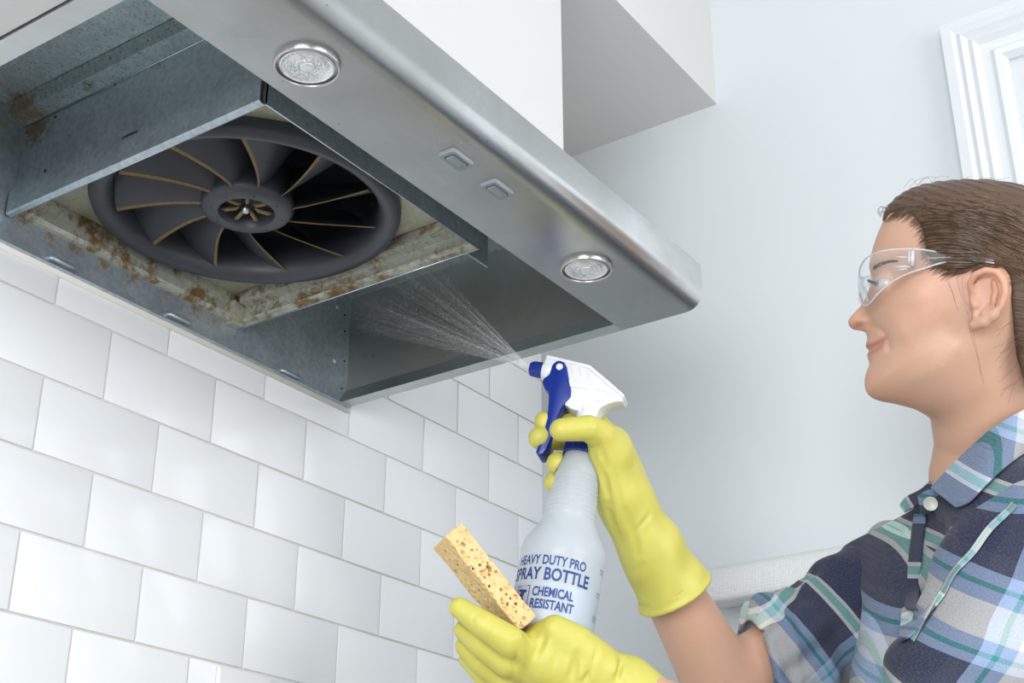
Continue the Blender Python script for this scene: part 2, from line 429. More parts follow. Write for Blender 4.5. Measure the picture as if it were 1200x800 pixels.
b = MB(); b.box(1.0370, 1.075, .770, .7712, Z0+.7005, Z0+.8215); b.build('corner_plate', M['galv_green'], hood)
b = MB()
for p, q in (((.7200, .753), (.7200, YW-.004)), ((1.0361, .753), (1.0361, YW-.004)), ((.7200, .7536), (1.0361, .7536))):
    b.tube([(p[0], p[1], Z0+.7002), (q[0], q[1], Z0+.7002)], .0009, 6)
b.build('rolled_hem', M['hem'], hood, smooth=True)
# fan plate with a round hole
FC = np.array([.8765, .9315]); FR = .1570
def ringplate(z, x0, x1, y0, y1, r, th, n=64):
    vs = []; fs = []
    for i in range(n):
        a = 2*PI*i/n+PI/4; c, s = math.cos(a), math.sin(a)
        tx = ((x1-FC[0]) if c > 0 else (FC[0]-x0))/max(abs(c), 1e-6); ty = ((y1-FC[1]) if s > 0 else (FC[1]-y0))/max(abs(s), 1e-6)
        k = min(tx, ty)
        for rr in (k, r):
            for zz in (z, z+th): vs.append((FC[0]+c*rr, FC[1]+s*rr, zz))
    for i in range(n):
        a, c = i*4, ((i+1) % n)*4
        fs += [(a, a+2, c+2, c), (a+1, c+1, c+3, a+3), (a, c, c+1, a+1), (a+2, a+3, c+3, c+2)]
    return vs, fs
b = MB(); b.add(*ringplate(Z0+.739, .7207, 1.0355, .7542, YW-.0036, .148, .0012)); b.build('fan_plate', M['galv_yellow'], hood)
# rusty ledge along the back panel
b = MB(); b.sheet([(YW-.0036, .7065+Z0), (YW-.0075, .708+Z0), (YW-.009, .712+Z0), (YW-.0075, .724+Z0), (YW-.0085, .739+Z0)], .0008, .7210, 1.0350, 'x'); b.build('back_ledge', M['rusty'], hood)
for x, w in ((.745, .02), (.83, .045), (.93, .05), (1.015, .018)):
    b = MB(); b.sheet([(YW-.0090, .7085+Z0), (YW-.0102, .712+Z0), (YW-.0095, .7215+Z0)], .0007, x-w/2, x+w/2, 'x'); b.build('ledge_tab', M['rusty'], hood)
b = MB(); b.box(1.018, 1.0352, YW-.0155, YW-.0038, Z0+.7005, Z0+.7292); b.build('corner_bracket', M['galv_yellow'], hood, bevel=.001)
# fan
def fz(z): return Z0+z
prof = [(.1560, .7392), (.1574, .7355), (.1574, .7300), (.1548, .7240), (.1500, .7208), (.1445, .7212), (.1390, .7245), (.1352, .7320), (.1340, .7420), (.1360, .760), (.1400, .775)]
b = MB(); b.lathe([(r, fz(z)) for r, z in prof], (FC[0], FC[1], 0), n=96)
fan = b.build('fan_ring', M['fan'], hood, smooth=True)
b = MB(); b.lathe([(.1402, fz(.772)), (.1402, fz(.812)), (.0001, fz(.8125))], (FC[0], FC[1], 0), n=48); b.build('fan_cavity', M['fan'], fan)
def blade_mesh():
    nr, nt = 14, 10; vs = []; fs = []; ms = []
    for side in (0, 1):
        for j in range(nt+1):
            t = (j/nt)**1.25
            for i in range(nr+1):
                s = i/nr; r = .040+(.1335-.040)*s
                ph = t*rad(38)*(1-.25*s)+rad(17)*(1-s)-rad(2)*math.sin(PI*s)
                z = .7285+.004*(1-s)*0+ .0045*s*(1-s) + t*.050 + .006*math.sin(t*PI)*(-1)
                nrm = .0011*(1 if side else -1)*(1-.4*abs(2*t-1))
                vs.append((r*math.cos(ph), r*math.sin(ph), z-.67+nrm))
    n1 = (nr+1)*(nt+1)
    for side in (0, 1):
        for j in range(nt):
            for i in range(nr):
                a = side*n1+j*(nr+1)+i; q = (a, a+1, a+nr+2, a+nr+1)
                fs.append(q if side else q[::-1]); ms.append(1 if j == 0 and i > 0 else 0)
    for i in range(nr):
        fs.append((i, i+1, n1+i+1, n1+i)); ms.append(1)
    me = bpy.data.meshes.new('blade'); me.from_pydata([(v[0], v[1], v[2]) for v in vs], [], fs)
    me.materials.append(M['fan']); me.materials.append(M['crust']); me.polygons.foreach_set('material_index', ms)
    me.polygons.foreach_set('use_smooth', [True]*len(me.polygons)); me.update(); return me
bme = blade_mesh()
for k in range(11):
    o = bpy.data.objects.new('blade', bme); COL.objects.link(o); o.parent = fan
    o.location = (FC[0]-.877, FC[1]-.85, 0); o.rotation_euler = (0, 0, rad(-40+k*360/11))
# crust bead along each leading edge is part of the blade mesh's second slot
prof = [(.0001, .742), (.0265, .742), (.0272, .7285), (.0290, .7245), (.0330, .7235), (.0405, .7243), (.0452, .7268), (.0478, .7310), (.0480, .738), (.0465, .744), (.044, .775)]
b = MB(); b.lathe([(r, fz(z)) for r, z in prof], (FC[0], FC[1], 0), n=64); b.build('hub', M['fan'], fan, auto=50)
for k in range(7):
    a = rad(20+k*360/7); u = np.array([math.cos(a), math.sin(a)]); 
    b = MB(); b.tube([(*(FC+u*.008), fz(.733)), (*(FC+u*.012), fz(.7305)), (*(FC+u*.022), fz(.7295)), (*(FC+u*.0272), fz(.7310))], [.0010, .0021, .0023, .0012], 8); b.build('hub_rib', M['crust'], fan, smooth=True)
b = MB(); b.lathe([(.0001, fz(.7275)), (.003, fz(.7278)), (.0042, fz(.7295)), (.0048, fz(.733)), (.0048, fz(.742))], (FC[0]+.002, FC[1]+.004, 0), n=16); b.build('hub_nut', M['screw'], fan, auto=40)
for k in range(8):
    a = rad(10+k*45); b = MB(); b.ball((FC[0]+.0365*math.cos(a), FC[1]+.0365*math.sin(a), fz(.7236)), (.0011, .0011, .0004), 8, 4); b.build('hub_dot', M['darkhole'], fan)  # small dark dots painted in place of holes in the hub face
# small hardware
def disc(name, c, ax, r, h, mat, n=14):
    b = MB(); b.lathe([(.0001, h), (r*.8, h), (r, h*.5), (r, 0), (.0001, 0)], c, ax, n=n); return b.build(name, mat, hood, auto=40)
YB = YW-.0037
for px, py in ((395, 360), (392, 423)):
    p = hitp(px, py, 1, YB); disc('rivet_hole_disc', p, (0,-1,0), .0026, .0004, M['whitehole'])  # flat white disc added in place of a hole with tile showing through
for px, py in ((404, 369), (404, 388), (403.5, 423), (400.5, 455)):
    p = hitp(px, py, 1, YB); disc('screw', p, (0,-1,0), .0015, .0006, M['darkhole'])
for px, py in ((71, 309), (208, 374), (338, 439)):
    p = hitp(px, py, 1, YB)
    b = MB(); b.tube([(p[0]-.0155, YB+.0006, p[2]), (p[0]-.013, YB-.0028, p[2]), (p[0]+.013, YB-.0028, p[2]), (p[0]+.0155, YB+.0006, p[2])], .0036, 10); b.build('pressed_slot', M['hem'] if False else M['galv'], hood, smooth=True)
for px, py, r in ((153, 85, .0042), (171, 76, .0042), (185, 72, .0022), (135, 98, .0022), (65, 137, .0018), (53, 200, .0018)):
    p = hitp(px, py, 0, .7193); disc('baffle_hole_shade_disc', p, (-1,0,0), r, .0003, M['darkhole'])  # dark discs on the sheet, hole shade given as colour
for px, py in ((103, 97),):
    p = hitp(px, py, 2, Z0+.806); disc('bolt', p, (0,0,-1), .0052, .005, M['screw'], 6); disc('bolt_shank', p+np.array([0,0,-.004]), (0,0,-1), .0026, .006, M['screw'])
p = hitp(150, 62, 2, Z0+.8214); disc('grease_hole_shade_disc', p, (0,0,-1), .006, .0003, M['darkhole'])  # dark disc painted for an open hole in the top panel
p = hitp(289, 127, 0, .7177)
b = MB(); b.tube([p+np.array([-.0005, .006, -.001]), p+np.array([-.002, 0, 0]), p+np.array([-.0005, -.006, .001])], .0012, 6); b.build('lanced_tab', M['screw'], hood, smooth=True)
p = hitp(267, 371, 1, YW-.0158); disc('bracket_screw', p, (0,-1,0), .003, .0012, M['rusty'])
# spotlights
def spot(x, y):
    c = (x, y, HB)
    b = MB(); b.lathe([(.0268, .0002), (.0268, -.0034), (.0260, -.0050), (.0248, -.0048), (.0244, -.0040), (.0242, .0002)], c, n=48); ring = b.build('spotlight_ring', M['screw'], hood, smooth=True)
    t = lens_mat
    pr = [(.0226, .003), (.0224, -.0006), (.0212, -.0012), (.0205, -.0004), (.0185, .0004)]
    for i in range(6):
        r = .0175-.0018*i; pr += [(r, .0008-.00025*i), (r-.0009, .0002-.0002*i)]
    pr += [(.0066, .0002), (.0060, -.0012), (.004, -.0018), (.0001, -.0020)]
    pr = [(r*.982, z-.0026) for r, z in pr]
    b = MB(); b.lathe(pr, c, n=44); rj = random.Random(4)
    b.v = [(q[0], q[1], q[2]+(rj.uniform(-.0006, .0006) if .0068 < math.hypot(q[0]-x, q[1]-y) < .0195 else 0)) for q in b.v]
    b.build('lens', lens_mat, ring, smooth=False)
    for k in range(5):
        a = rad(150+k*12); b = MB(); b.ball((x+.0195*math.cos(a), y+.0195*math.sin(a), HB-.0030), .0008, 6, 4); b.build('lens_dot', M['hem'], ring)
t = NT('clear_moulded_lens'); c = t.coord('Object')
t.bump(t.noise(c, 700, 2), .5, .001)
t.set(Base_Color=t.mix(t.noise(c, 250, 3), (.55, .60, .65), (.98, .99, 1.0)), Roughness=.10, Metallic=.55, Coat_Weight=1.0); lens_mat = t.mat
spot(.6667, .6552); spot(1.0847, .6541)
# push buttons
bm_ = plain('button_grey', (.30, .33, .36), .35, .6)
for x, y in ((.846, .641), (.908, .6405)):
    def rr(w, h, r, n=5):
        out = []
        for cx, cy, a0 in ((w-r, h-r, 0), (-w+r, h-r, 90), (-w+r, -h+r, 180), (w-r, -h+r, 270)):
            for i in range(n+1): a = rad(a0+90*i/n); out.append((x+cx+r*math.cos(a), y+cy+r*math.sin(a)))
        return out
    b = MB(); o1, o2, o3 = rr(.0165, .0098, .003), rr(.0150, .0083, .0024), rr(.0115, .0056, .0022); n = len(o1)
    vs = [(*p, HB) for p in o1]+[(*p, HB-.0028) for p in o2]+[(*p, HB-.0028) for p in o3]+[(*p, HB+.001) for p in o3]
    b.add(vs, [(j*n+i, j*n+(i+1) % n, (j+1)*n+(i+1) % n, (j+1)*n+i) for j in range(3) for i in range(n)])
    bz = b.build('button_bezel', bm_, hood, auto=30)
    k1, k2 = rr(.0105, .0048, .002), rr(.0092, .0036, .0018)
    b = MB(); b.add([(*p, HB) for p in k1]+[(*p, HB-.0034) for p in k1]+[(*p, HB-.0042) for p in k2], [(j*n+i, j*n+(i+1) % n, (j+1)*n+(i+1) % n, (j+1)*n+i) for j in range(2) for i in range(n)]+[tuple(range(2*n, 3*n))])
    b.build('button_key', bm_, bz, auto=30)
# ================================================================== implicit-surface mesher (sparse surface nets)
def surf(f, lo, hi, h, B=8, slack=1.35):
    lo = np.array(lo, float); hi = np.array(hi, float)
    nb = np.maximum(1, np.ceil((hi-lo)/(h*B)).astype(int))
    g = np.stack(np.meshgrid(*[np.arange(n) for n in nb], indexing='ij'), -1).reshape(-1, 3)
    c = lo+(g+.5)*h*B
    d = f(c)
    keep = g[np.abs(d) < slack*h*B*.8661]
    if len(keep) == 0: return np.zeros((0, 3)), []
    loc = np.stack(np.meshgrid(*[np.arange(B+1)]*3, indexing='ij'), -1).reshape(-1, 3)
    ids = []; verts = []; corner0 = []
    BIG = np.int64(4096)
    offs = np.array([[i, j, k] for i in (0, 1) for j in (0, 1) for k in (0, 1)])
    E8 = [(0,1),(2,3),(4,5),(6,7),(0,2),(1,3),(4,6),(5,7),(0,4),(1,5),(2,6),(3,7)]
    for s0 in range(0, len(keep), 1500):
        kb = keep[s0:s0+1500]
        P = (kb[:, None, :]*B+loc[None])
        V = f((lo+P.reshape(-1, 3)*h)).reshape(len(kb), B+1, B+1, B+1)
        C = np.stack([V[:, o[0]:o[0]+B, o[1]:o[1]+B, o[2]:o[2]+B] for o in offs], -1)
        ins = C < 0; a = ins.any(-1) & ~ins.all(-1)
        w = np.argwhere(a)
        if len(w) == 0: continue
        cv = C[a]; cell = kb[w[:, 0]]*B+w[:, 1:]
        acc = np.zeros((len(w), 3)); cnt = np.zeros(len(w))
        for e0, e1 in E8:
            v0, v1 = cv[:, e0], cv[:, e1]; x = (v0 < 0) != (v1 < 0)
            t = np.where(x, v0/np.where(x, v0-v1, 1), 0)
            p = offs[e0]+(offs[e1]-offs[e0])*t[:, None]
            acc += p*x[:, None]; cnt += x
        verts.append(lo+(cell+acc/cnt[:, None])*h)
        ids.append((cell[:, 0].astype(np.int64)*BIG+cell[:, 1])*BIG+cell[:, 2])
        corner0.append(np.stack([cv[:, 0], cv[:, 4], cv[:, 2], cv[:, 1]], 1))
    ids = np.concatenate(ids); verts = np.concatenate(verts); c0 = np.concatenate(corner0)
    order = np.argsort(ids); ids = ids[order]; verts = verts[order]; c0 = c0[order]
    cell = np.stack([ids//(BIG*BIG), (ids//BIG) % BIG, ids % BIG], 1)
    def look(cc):
        k = (cc[:, 0]*BIG+cc[:, 1])*BIG+cc[:, 2]
        j = np.clip(np.searchsorted(ids, k), 0, len(ids)-1); return np.where(ids[j] == k, j, -1)
    quads = []
    for ax in range(3):
        s = (c0[:, 0] < 0) != (c0[:, 1+ax] < 0)
        idx = np.nonzero(s)[0]; cc = cell[idx]
        o1 = np.zeros(3, int); o2 = np.zeros(3, int); o1[(ax+1) % 3] = 1; o2[(ax+2) % 3] = 1
        q = np.stack([idx, look(cc-o1), look(cc-o1-o2), look(cc-o2)], 1)
        ok = (q >= 0).all(1); q = q[ok]; flip = (c0[idx, 0] < 0)[ok]
        q[~flip] = q[~flip][:, ::-1]; quads.append(q)
    return verts, np.concatenate(quads)
def surf_obj(name, f, lo, hi, h, mat, parent=None, origin=None, uv=None, relax=1, slack=1.35, tint=None):
    V, Q = surf(f, lo, hi, h, slack=slack)
    # a light relaxation takes the grid steps out
    for _ in range(relax):
        acc = np.zeros_like(V); n = np.zeros(len(V))
        for i in range(4):
            a, b = Q[:, i], Q[:, (i+1) % 4]
            np.add.at(acc, a, V[b]); np.add.at(n, a, 1); np.add.at(acc, b, V[a]); np.add.at(n, b, 1)
        V = np.where(n[:, None] > 0, .5*V+.5*acc/np.maximum(n, 1)[:, None], V)
    o0 = org(parent) if parent is not None else (np.array(origin) if origin is not None else np.zeros(3))
    me = bpy.data.meshes.new(name)
    me.vertices.add(len(V)); me.vertices.foreach_set('co', (V-o0).ravel())
    nq = len(Q); me.loops.add(nq*4); me.loops.foreach_set('vertex_index', Q.ravel().astype(np.int32))
    me.polygons.add(nq); me.polygons.foreach_set('loop_start', np.arange(nq, dtype=np.int32)*4)
    me.update(calc_edges=True)
    if uv is not None:
        l = me.uv_layers.new(name='cloth'); U = uv(V)
        l.data.foreach_set('uv', U[Q.ravel()].astype(np.float32).ravel())
    if tint is not None:
        ca = me.color_attributes.new('tint', 'FLOAT_COLOR', 'POINT'); c = np.ones((len(V), 4), np.float32); c[:, :3] = tint(V)
        ca.data.foreach_set('color', c.ravel())
    return link(name, me, mat, parent, True, origin)
def cap(p, a, b, ra, rb=None):
    a = np.asarray(a, float); b = np.asarray(b, float); rb = ra if rb is None else rb
    ab = b-a; t = np.clip(((p-a)@ab)/(ab@ab+1e-12), 0, 1)
    return np.linalg.norm(p-a-t[:, None]*ab, axis=1)-(ra+(rb-ra)*t)
def smin(a, b, k):
    h = np.clip(.5+.5*(b-a)/k, 0, 1); return b*(1-h)+a*h-k*h*(1-h)
def smax(a, b, k): return -smin(-a, -b, k)
def chain(p, pts, rs, k=.004):
    d = None
    for i in range(len(pts)-1):
        e = cap(p, pts[i], pts[i+1], rs[i], rs[i+1]); d = e if d is None else np.minimum(d, e)
    return d
def ell(p, c, r, Rm=None):
    q = p-np.asarray(c)
    if Rm is not None: q = q@np.asarray(Rm).T
    r = np.asarray(r, float); k0 = np.linalg.norm(q/r, axis=1); k1 = np.linalg.norm(q/(r*r), axis=1)
    return k0*(k0-1)/np.maximum(k1, 1e-9)
def nrm(v): v = np.asarray(v, float); return v/np.linalg.norm(v)
ZV = np.array([0, 0, 1.0]); FH = nrm([CF[0], CF[1], 0])

# ================================================================== SPRAY BOTTLE
DB = 1.45
P0 = at(681, 533, DB)                                   # centre of the cap's lower rim
UB = nrm(ZV*math.cos(rad(10.6))+CR*math.sin(rad(10.6)))
FB = -CR*math.cos(rad(14))+FH*math.sin(rad(14)); FB = nrm(FB-UB*(FB@UB)); SB = np.cross(UB, FB)   # SB points at her side
if SB@CF > 0: SB = -SB                                  # side that faces the camera
def bp(px, py):                                         # pixel -> (forward, up) in the bottle's own mid plane
    r = ray(px, py); t = ((P0-CC)@SB)/(r@SB); q = CC+r*t-P0; return (q@FB, q@UB)
def b3(u, v, s=0.0): return P0+FB*u+UB*v+SB*s
broot = P0-UB*.212
bottle = empty('spray_bottle', broot, 'translucent plastic spray bottle with blue lettering, held upright in a yellow glove', 'spray bottle')
def plastic(name, col, rough=.35, sss=0.0):
    t = NT(name); c = t.coord('Object')
    t.bump(t.noise(c, 240, 3), .05, .0004)
    t.set(Base_Color=t.mix(t.noise(c, 25, 3), col, tuple(x*.93 for x in col)), Roughness=rough)
    if sss: t.set(Subsurface_Weight=sss, Subsurface_Radius=(.01, .01, .01), Subsurface_Scale=.3)
    return t.mat
def hdpe():
    t = NT('translucent_bottle_plastic'); c = t.coord('Object')
    col = t.mix(t.noise(c, 30, 3), (.80, .845, .90), (.75, .80, .86))
    t.set(Base_Color=col, Roughness=.28)
    t.bump(t.noise(c, 90, 3), .06, .0006)
    tl = t.n('ShaderNodeBsdfTranslucent'); t.l(col, tl.inputs[0])
    tp = t.n('ShaderNodeBsdfTransparent')
    m1 = t.n('ShaderNodeMixShader'); m1.inputs[0].default_value = .45; t.l(t.b.outputs[0], m1.inputs[1]); t.l(tl.outputs[0], m1.inputs[2])
    m2 = t.n('ShaderNodeMixShader'); m2.inputs[0].default_value = .22; t.l(m1.outputs[0], m2.inputs[1]); t.l(tp.outputs[0], m2.inputs[2])
    t.l(m2.outputs[0], t.out.inputs['Surface']); return t.mat
M['hdpe'] = hdpe()
M['blue'] = plastic('royal_blue_plastic', (.008, .028, .24), .3)
M['white'] = plastic('white_plastic', (.74, .755, .77), .32)
M['ink'] = plastic('blue_ink', (.012, .05, .24), .5)
prof = [(.0150, .004), (.0165, -.001), (.0176, -.005), (.0186, -.010), (.0207, -.016), (.0218, -.021)]
nrib = 60
for i in range(nrib+1):
    s = i/nrib; prof.append((.0221+.0042*s+.00055*math.sin(s*PI*2*9.5), -(.024+.046*s)))
prof += [(.0275, -.075), (.0305, -.081), (.0350, -.089), (.0392, -.0965), (.0418, -.103), (.0428, -.109), (.0430, -.114), (.0426, -.1165), (.0422, -.118), (.0424, -.122), (.0424, -.195), (.0415, -.203), (.038, -.2095), (.034, -.212), (.0001, -.209)]
b = MB(); b.lathe([(r, z) for r, z in prof], P0, UB, n=72); body = b.build('bottle', M['hdpe'], bottle, smooth=True)
lq = NT('pale_blue_cleaner'); lq.set(Base_Color=lq.mix(lq.noise(lq.coord('Object'), 20, 2), (.52, .62, .74), (.56, .66, .77)), Roughness=.25)
b = MB(); b.lathe([(.0001, -.148), (.0409, -.148), (.0411, -.150), (.0411, -.195), (.039, -.204), (.0001, -.206)], P0, UB, n=48); b.build('liquid', lq.mat, bottle, smooth=False, auto=40)
# cap with grips
b = MB(); ng = 40; vs = []; fs = []
zz = [(-.002, .0178), (0, .0186), (.014, .0176), (.0195, .0168), (.0205, .0155)]
for z, r in zz:
    for i in range(ng*2):
        a = 2*PI*i/(ng*2); rr_ = r+(.0006 if i % 2 else 0)*(1 if z > -.001 and z < .0205 else 0)
        vs.append(b3(rr_*math.cos(a), z, rr_*math.sin(a)))
for j in range(len(zz)-1):
    for i in range(ng*2): fs.append((j*ng*2+i, j*ng*2+(i+1) % (ng*2), (j+1)*ng*2+(i+1) % (ng*2), (j+1)*ng*2+i))
b.add(vs, fs); b.build('cap', M['blue'], bottle)
b = MB(); b.lathe([(.0125, .018), (.0125, .040), (.0115, .050)], P0, UB, n=32); b.build('neck_collar', M['white'], bottle, smooth=True)
def plate(pts, s0, s1, name, mat, parent, bev=.0012, pix=True):
    pl = [bp(*p) for p in pts] if pix else pts
    k = len(pl); b = MB()
    b.add([b3(u, v, s0) for u, v in pl]+[b3(u, v, s1) for u, v in pl], [tuple(range(k))[::-1], tuple(range(k, 2*k))]+[(i, (i+1) % k, (i+1) % k+k, i+k) for i in range(k)])
    return b.build(name, mat, parent, bevel=bev, auto=40)
shroud = [(640.5, 427), (644, 422.3), (668, 428), (693.3, 434.3), (714, 452), (732.4, 468.3), (732, 475), (724, 475.2), (715, 477.5), (707, 481.5), (702.5, 487), (701.5, 493), (680.5, 493), (680, 486), (672, 484), (663, 478), (655, 462), (648, 449), (640, 447)]
sh = plate(shroud, -.0105, .0105, 'sprayer_head', M['white'], bottle, .0022)
rimp = [(642, 424.6), (644, 421.2), (668, 426.9), (693.8, 433.2), (715, 451), (733.6, 467.5), (732.8, 471), (714, 455.5), (692.6, 437.3), (668, 431)]
plate(rimp, -.0118, .0118, 'head_rim', M['white'], sh, .0008)
plate([(660, 449), (690, 453.5), (692, 456), (691.5, 461), (660, 457)], .0095, .0118, 'side_moulding', M['white'], sh, .0008)
for i, (x, y) in enumerate(((672, 433), (682, 436), (691, 439.5))):
    plate([(x, y-1), (x+4, y+4), (x+2.5, y+9), (x+1, y+9), (x+2, y+4), (x-1.5, y)], .0100, .0112, 'moulded_rib', M['white'], sh, 0)
plate([(700, 459), (722, 465), (722, 466.5), (700, 461)], .0100, .0112, 'moulded_rib', M['white'], sh, 0)
plate([(699, 472), (709, 473.5), (709, 475), (699, 474)], .0100, .0112, 'moulded_rib', M['white'], sh, 0)
# nozzle
c0 = bp(648, 436); c1 = bp(622, 431.5); ax2 = nrm([c1[0]-c0[0], c1[1]-c0[1]]); axn = FB*ax2[0]+UB*ax2[1]
L = math.hypot(c1[0]-c0[0], c1[1]-c0[1])
b = MB(); b.lathe([(.0001, -.002), (.0112, -.002), (.0118, 0), (.0115, .0085), (.0105, .0100), (.0001, .0100)], b3(*c0), axn, n=32); b.build('nozzle_collar', M['white'], bottle, auto=40)
b = MB(); b.lathe([(.0092, .009), (.0088, L-.003), (.0078, L), (.0022, L), (.0018, L-.002), (.0001, L-.002)], b3(*c0), axn, n=6); nz = b.build('nozzle', M['blue'], bottle, bevel=.0006, auto=35)
NOZ = b3(*c1)
# trigger
trig = [(646.5, 444), (649.5, 433.5), (654, 429), (659, 427.7), (664, 429.8), (667, 435), (669, 447), (672, 462), (671.5, 470), (666, 476), (660.5, 483), (656, 494), (652.5, 508), (648, 519.5), (643.5, 530), (639.5, 536), (633, 538.2), (630.4, 534.5), (635, 524), (640, 512), (643.8, 496), (645.2, 480), (645.8, 466), (641, 461), (638, 453), (640, 448.5)]
tr = plate(trig, -.0125, .0125, 'trigger', M['blue'], bottle, .0022)
pc = b3(*bp(658.6, 435.6))
b = MB(); b.lathe([(.0001, .0136), (.0033, .0136), (.0038, .0130), (.0038, -.0130), (.0033, -.0136), (.0001, -.0136)], pc, SB, n=20); b.build('pivot_pin', M['white'], tr, auto=40)
# lettering wrapped on the bottle
def wrap_text(txt, h, width, ang, drop, name, parent, bold=.0, R=.0429):
    cu = bpy.data.curves.new('lettering', 'FONT'); cu.body = txt; cu.size = 1.0; cu.offset = bold; cu.resolution_u = 3
    to = bpy.data.objects.new('lettering', cu); COL.objects.link(to)
    dg = bpy.context.evaluated_depsgraph_get(); dg.update(); me0 = bpy.data.meshes.new_from_object(to.evaluated_get(dg))
    V = np.array([v.co[:] for v in me0.vertices]); F = [tuple(p.vertices) for p in me0.polygons]
    bpy.data.objects.remove(to); bpy.data.curves.remove(cu)
    x0, x1 = V[:, 0].min(), V[:, 0].max(); y0, y1 = V[:, 1].min(), V[:, 1].max()
    X = ((V[:, 0]-x0)/(x1-x0)-.5)*width; Y = ((V[:, 1]-y0)/(y1-y0))*h
    return polar(list(zip(X, Y)), F, ang, drop, name, parent, R)
def polar(pts, F, ang, drop, name, parent, R=.0429):
    # angle 0 faces the camera, positive goes right in the picture
    cz = nrm(-CF-UB*((-CF)@UB)); cx = np.cross(UB, cz); 
    if cx@CR < 0: cx = -cx
    vs = []
    for x, y in pts:
        a = rad(ang)+x/R; vs.append(P0-UB*(drop-y)+(cz*math.cos(a)+cx*math.sin(a))*R)
    b = MB(); b.add(vs, F); o = b.build(name, M['ink'], parent); return o
wrap_text('HEAVY DUTY PRO', .0098, .0760, -21, .1318, 'lettering', body, .022)
wrap_text('SPRAY BOTTLE', .0130, .0880, -21, .1473, 'lettering', body, .026)
wrap_text('CHEMICAL', .0096, .0418, -9, .1635, 'lettering', body, .024)
wrap_text('RESISTANT', .0096, .0440, -8, .1755, 'lettering', body, .024)
for k, tx in enumerate(('28FL.OZ', '24FL.OZ', '20FL.OZ', '16FL.OZ')):
    dr = .1230+.0235*k
    wrap_text(tx, .0026, .0100, 66, dr, 'lettering', body, .01)
    polar([(-.005, 0), (.005, 0), (.005, .0006), (-.005, .0006)], [(0, 1, 2, 3)], 66, dr+.0022, 'volume_mark', body)
polar([(-.007, 0), (.007, 0), (.007, .0006), (-.007, .0006)], [(0, 1, 2, 3)], 2, .199, 'volume_mark', body)
# small pictogram: spray bottle in a frame
def fr(w, h, t):
    o = [(-w, 0), (w, 0), (w, h), (-w, h)]; i = [(-w+t, t), (w-t, t), (w-t, h-t), (-w+t, h-t)]
    return o+i, [(k, (k+1) % 4, (k+1) % 4+4, k+4) for k in range(4)]
pp, ff = fr(.0085, .0240, .0009); polar(pp, ff, -53, .1770, 'pictogram', body)
polar([(-.0035, .002), (.0035, .002), (.0035, .008), (.0015, .0115), (-.0015, .0115), (-.0035, .008)], [tuple(range(6))], -53, .1770, 'pictogram', body)
polar([(-.0015, .012), (.0015, .012), (.0020, .016), (.0055, .0175), (.0045, .0195), (-.0055, .0205), (-.0065, .0185), (-.0025, .0175), (-.0050, .0125), (-.0040, .0120)], [tuple(range(10))], -53, .1770, 'pictogram', body)

# ================================================================== SPONGE
S0 = at(521, 628, 1.318)
def px3(dx, dy, dd, d=1.318): return CR*dx*d/_f-CU*dy*d/_f+CF*dd
SL = px3(88, 108, -.012); LL = np.linalg.norm(SL); SLn = nrm(SL)
SW = px3(-17, 26, .062); SWn = nrm(SW-SLn*(SW@SLn)); STn = np.cross(SLn, SWn)
if STn@CU < 0: STn = -STn
WW, TT = .068, .0215
SCN = S0+SLn*LL/2+SWn*WW/2+STn*TT/2
RS = np.stack([SLn, SWn, STn])
rs_ = np.random.RandomState(5)
CELL = .0052; gj = rs_.rand(32, 32, 32, 5)
def sponge(p):
    q = (p-SCN)@RS.T
    a = np.abs(q)-np.array([LL/2, WW/2, TT/2])+.0016
    d = np.linalg.norm(np.maximum(a, 0), axis=1)+np.minimum(a.max(1), 0)-.0016
    d = d+.0006*np.sin(q[:, 0]*130+q[:, 1]*60)*np.sin(q[:, 2]*170+1)
    for cell, amp, sd in ((.0060, .0021, 0), (.0034, .0013, 7)):
        g = np.floor(q/cell).astype(int)
        for i in (-1, 0, 1):
            for j in (-1, 0, 1):
                for k in (-1, 0, 1):
                    c = g+np.array([i, j, k]); J = gj[(c[:, 0]+sd) % 32, (c[:, 1]+sd) % 32, (c[:, 2]+sd) % 32]
                    ctr = (c+J[:, :3])*cell; e = q-ctr
                    e[:, 0] *= .75
                    r = amp*(.35+.9*J[:, 3])*(J[:, 4] > .12)
                    d = np.maximum(d, r-np.linalg.norm(e, axis=1))
    return d
def spongemat():
    t = NT('cellulose_sponge'); c = t.coord('Object'); n1 = t.noise(c, 120, 4, .6)
    t.bump(t.noise(c, 700, 4, .7), .6, .001)
    t.set(Base_Color=t.mix(n1, (.68, .46, .19), (.86, .66, .36)), Roughness=.85, Subsurface_Weight=.25, Subsurface_Radius=(.006, .003, .001), Subsurface_Scale=.5); return t.mat
R3 = np.abs(RS.T)@np.array([LL/2, WW/2, TT/2])+.004
so = surf_obj('sponge', sponge, SCN-R3, SCN+R3, .00105, spongemat(), None, origin=S0+SLn*LL, relax=0, slack=2.2)
tag(so, 'porous tan cellulose sponge pinched in a yellow rubber glove', 'sponge')

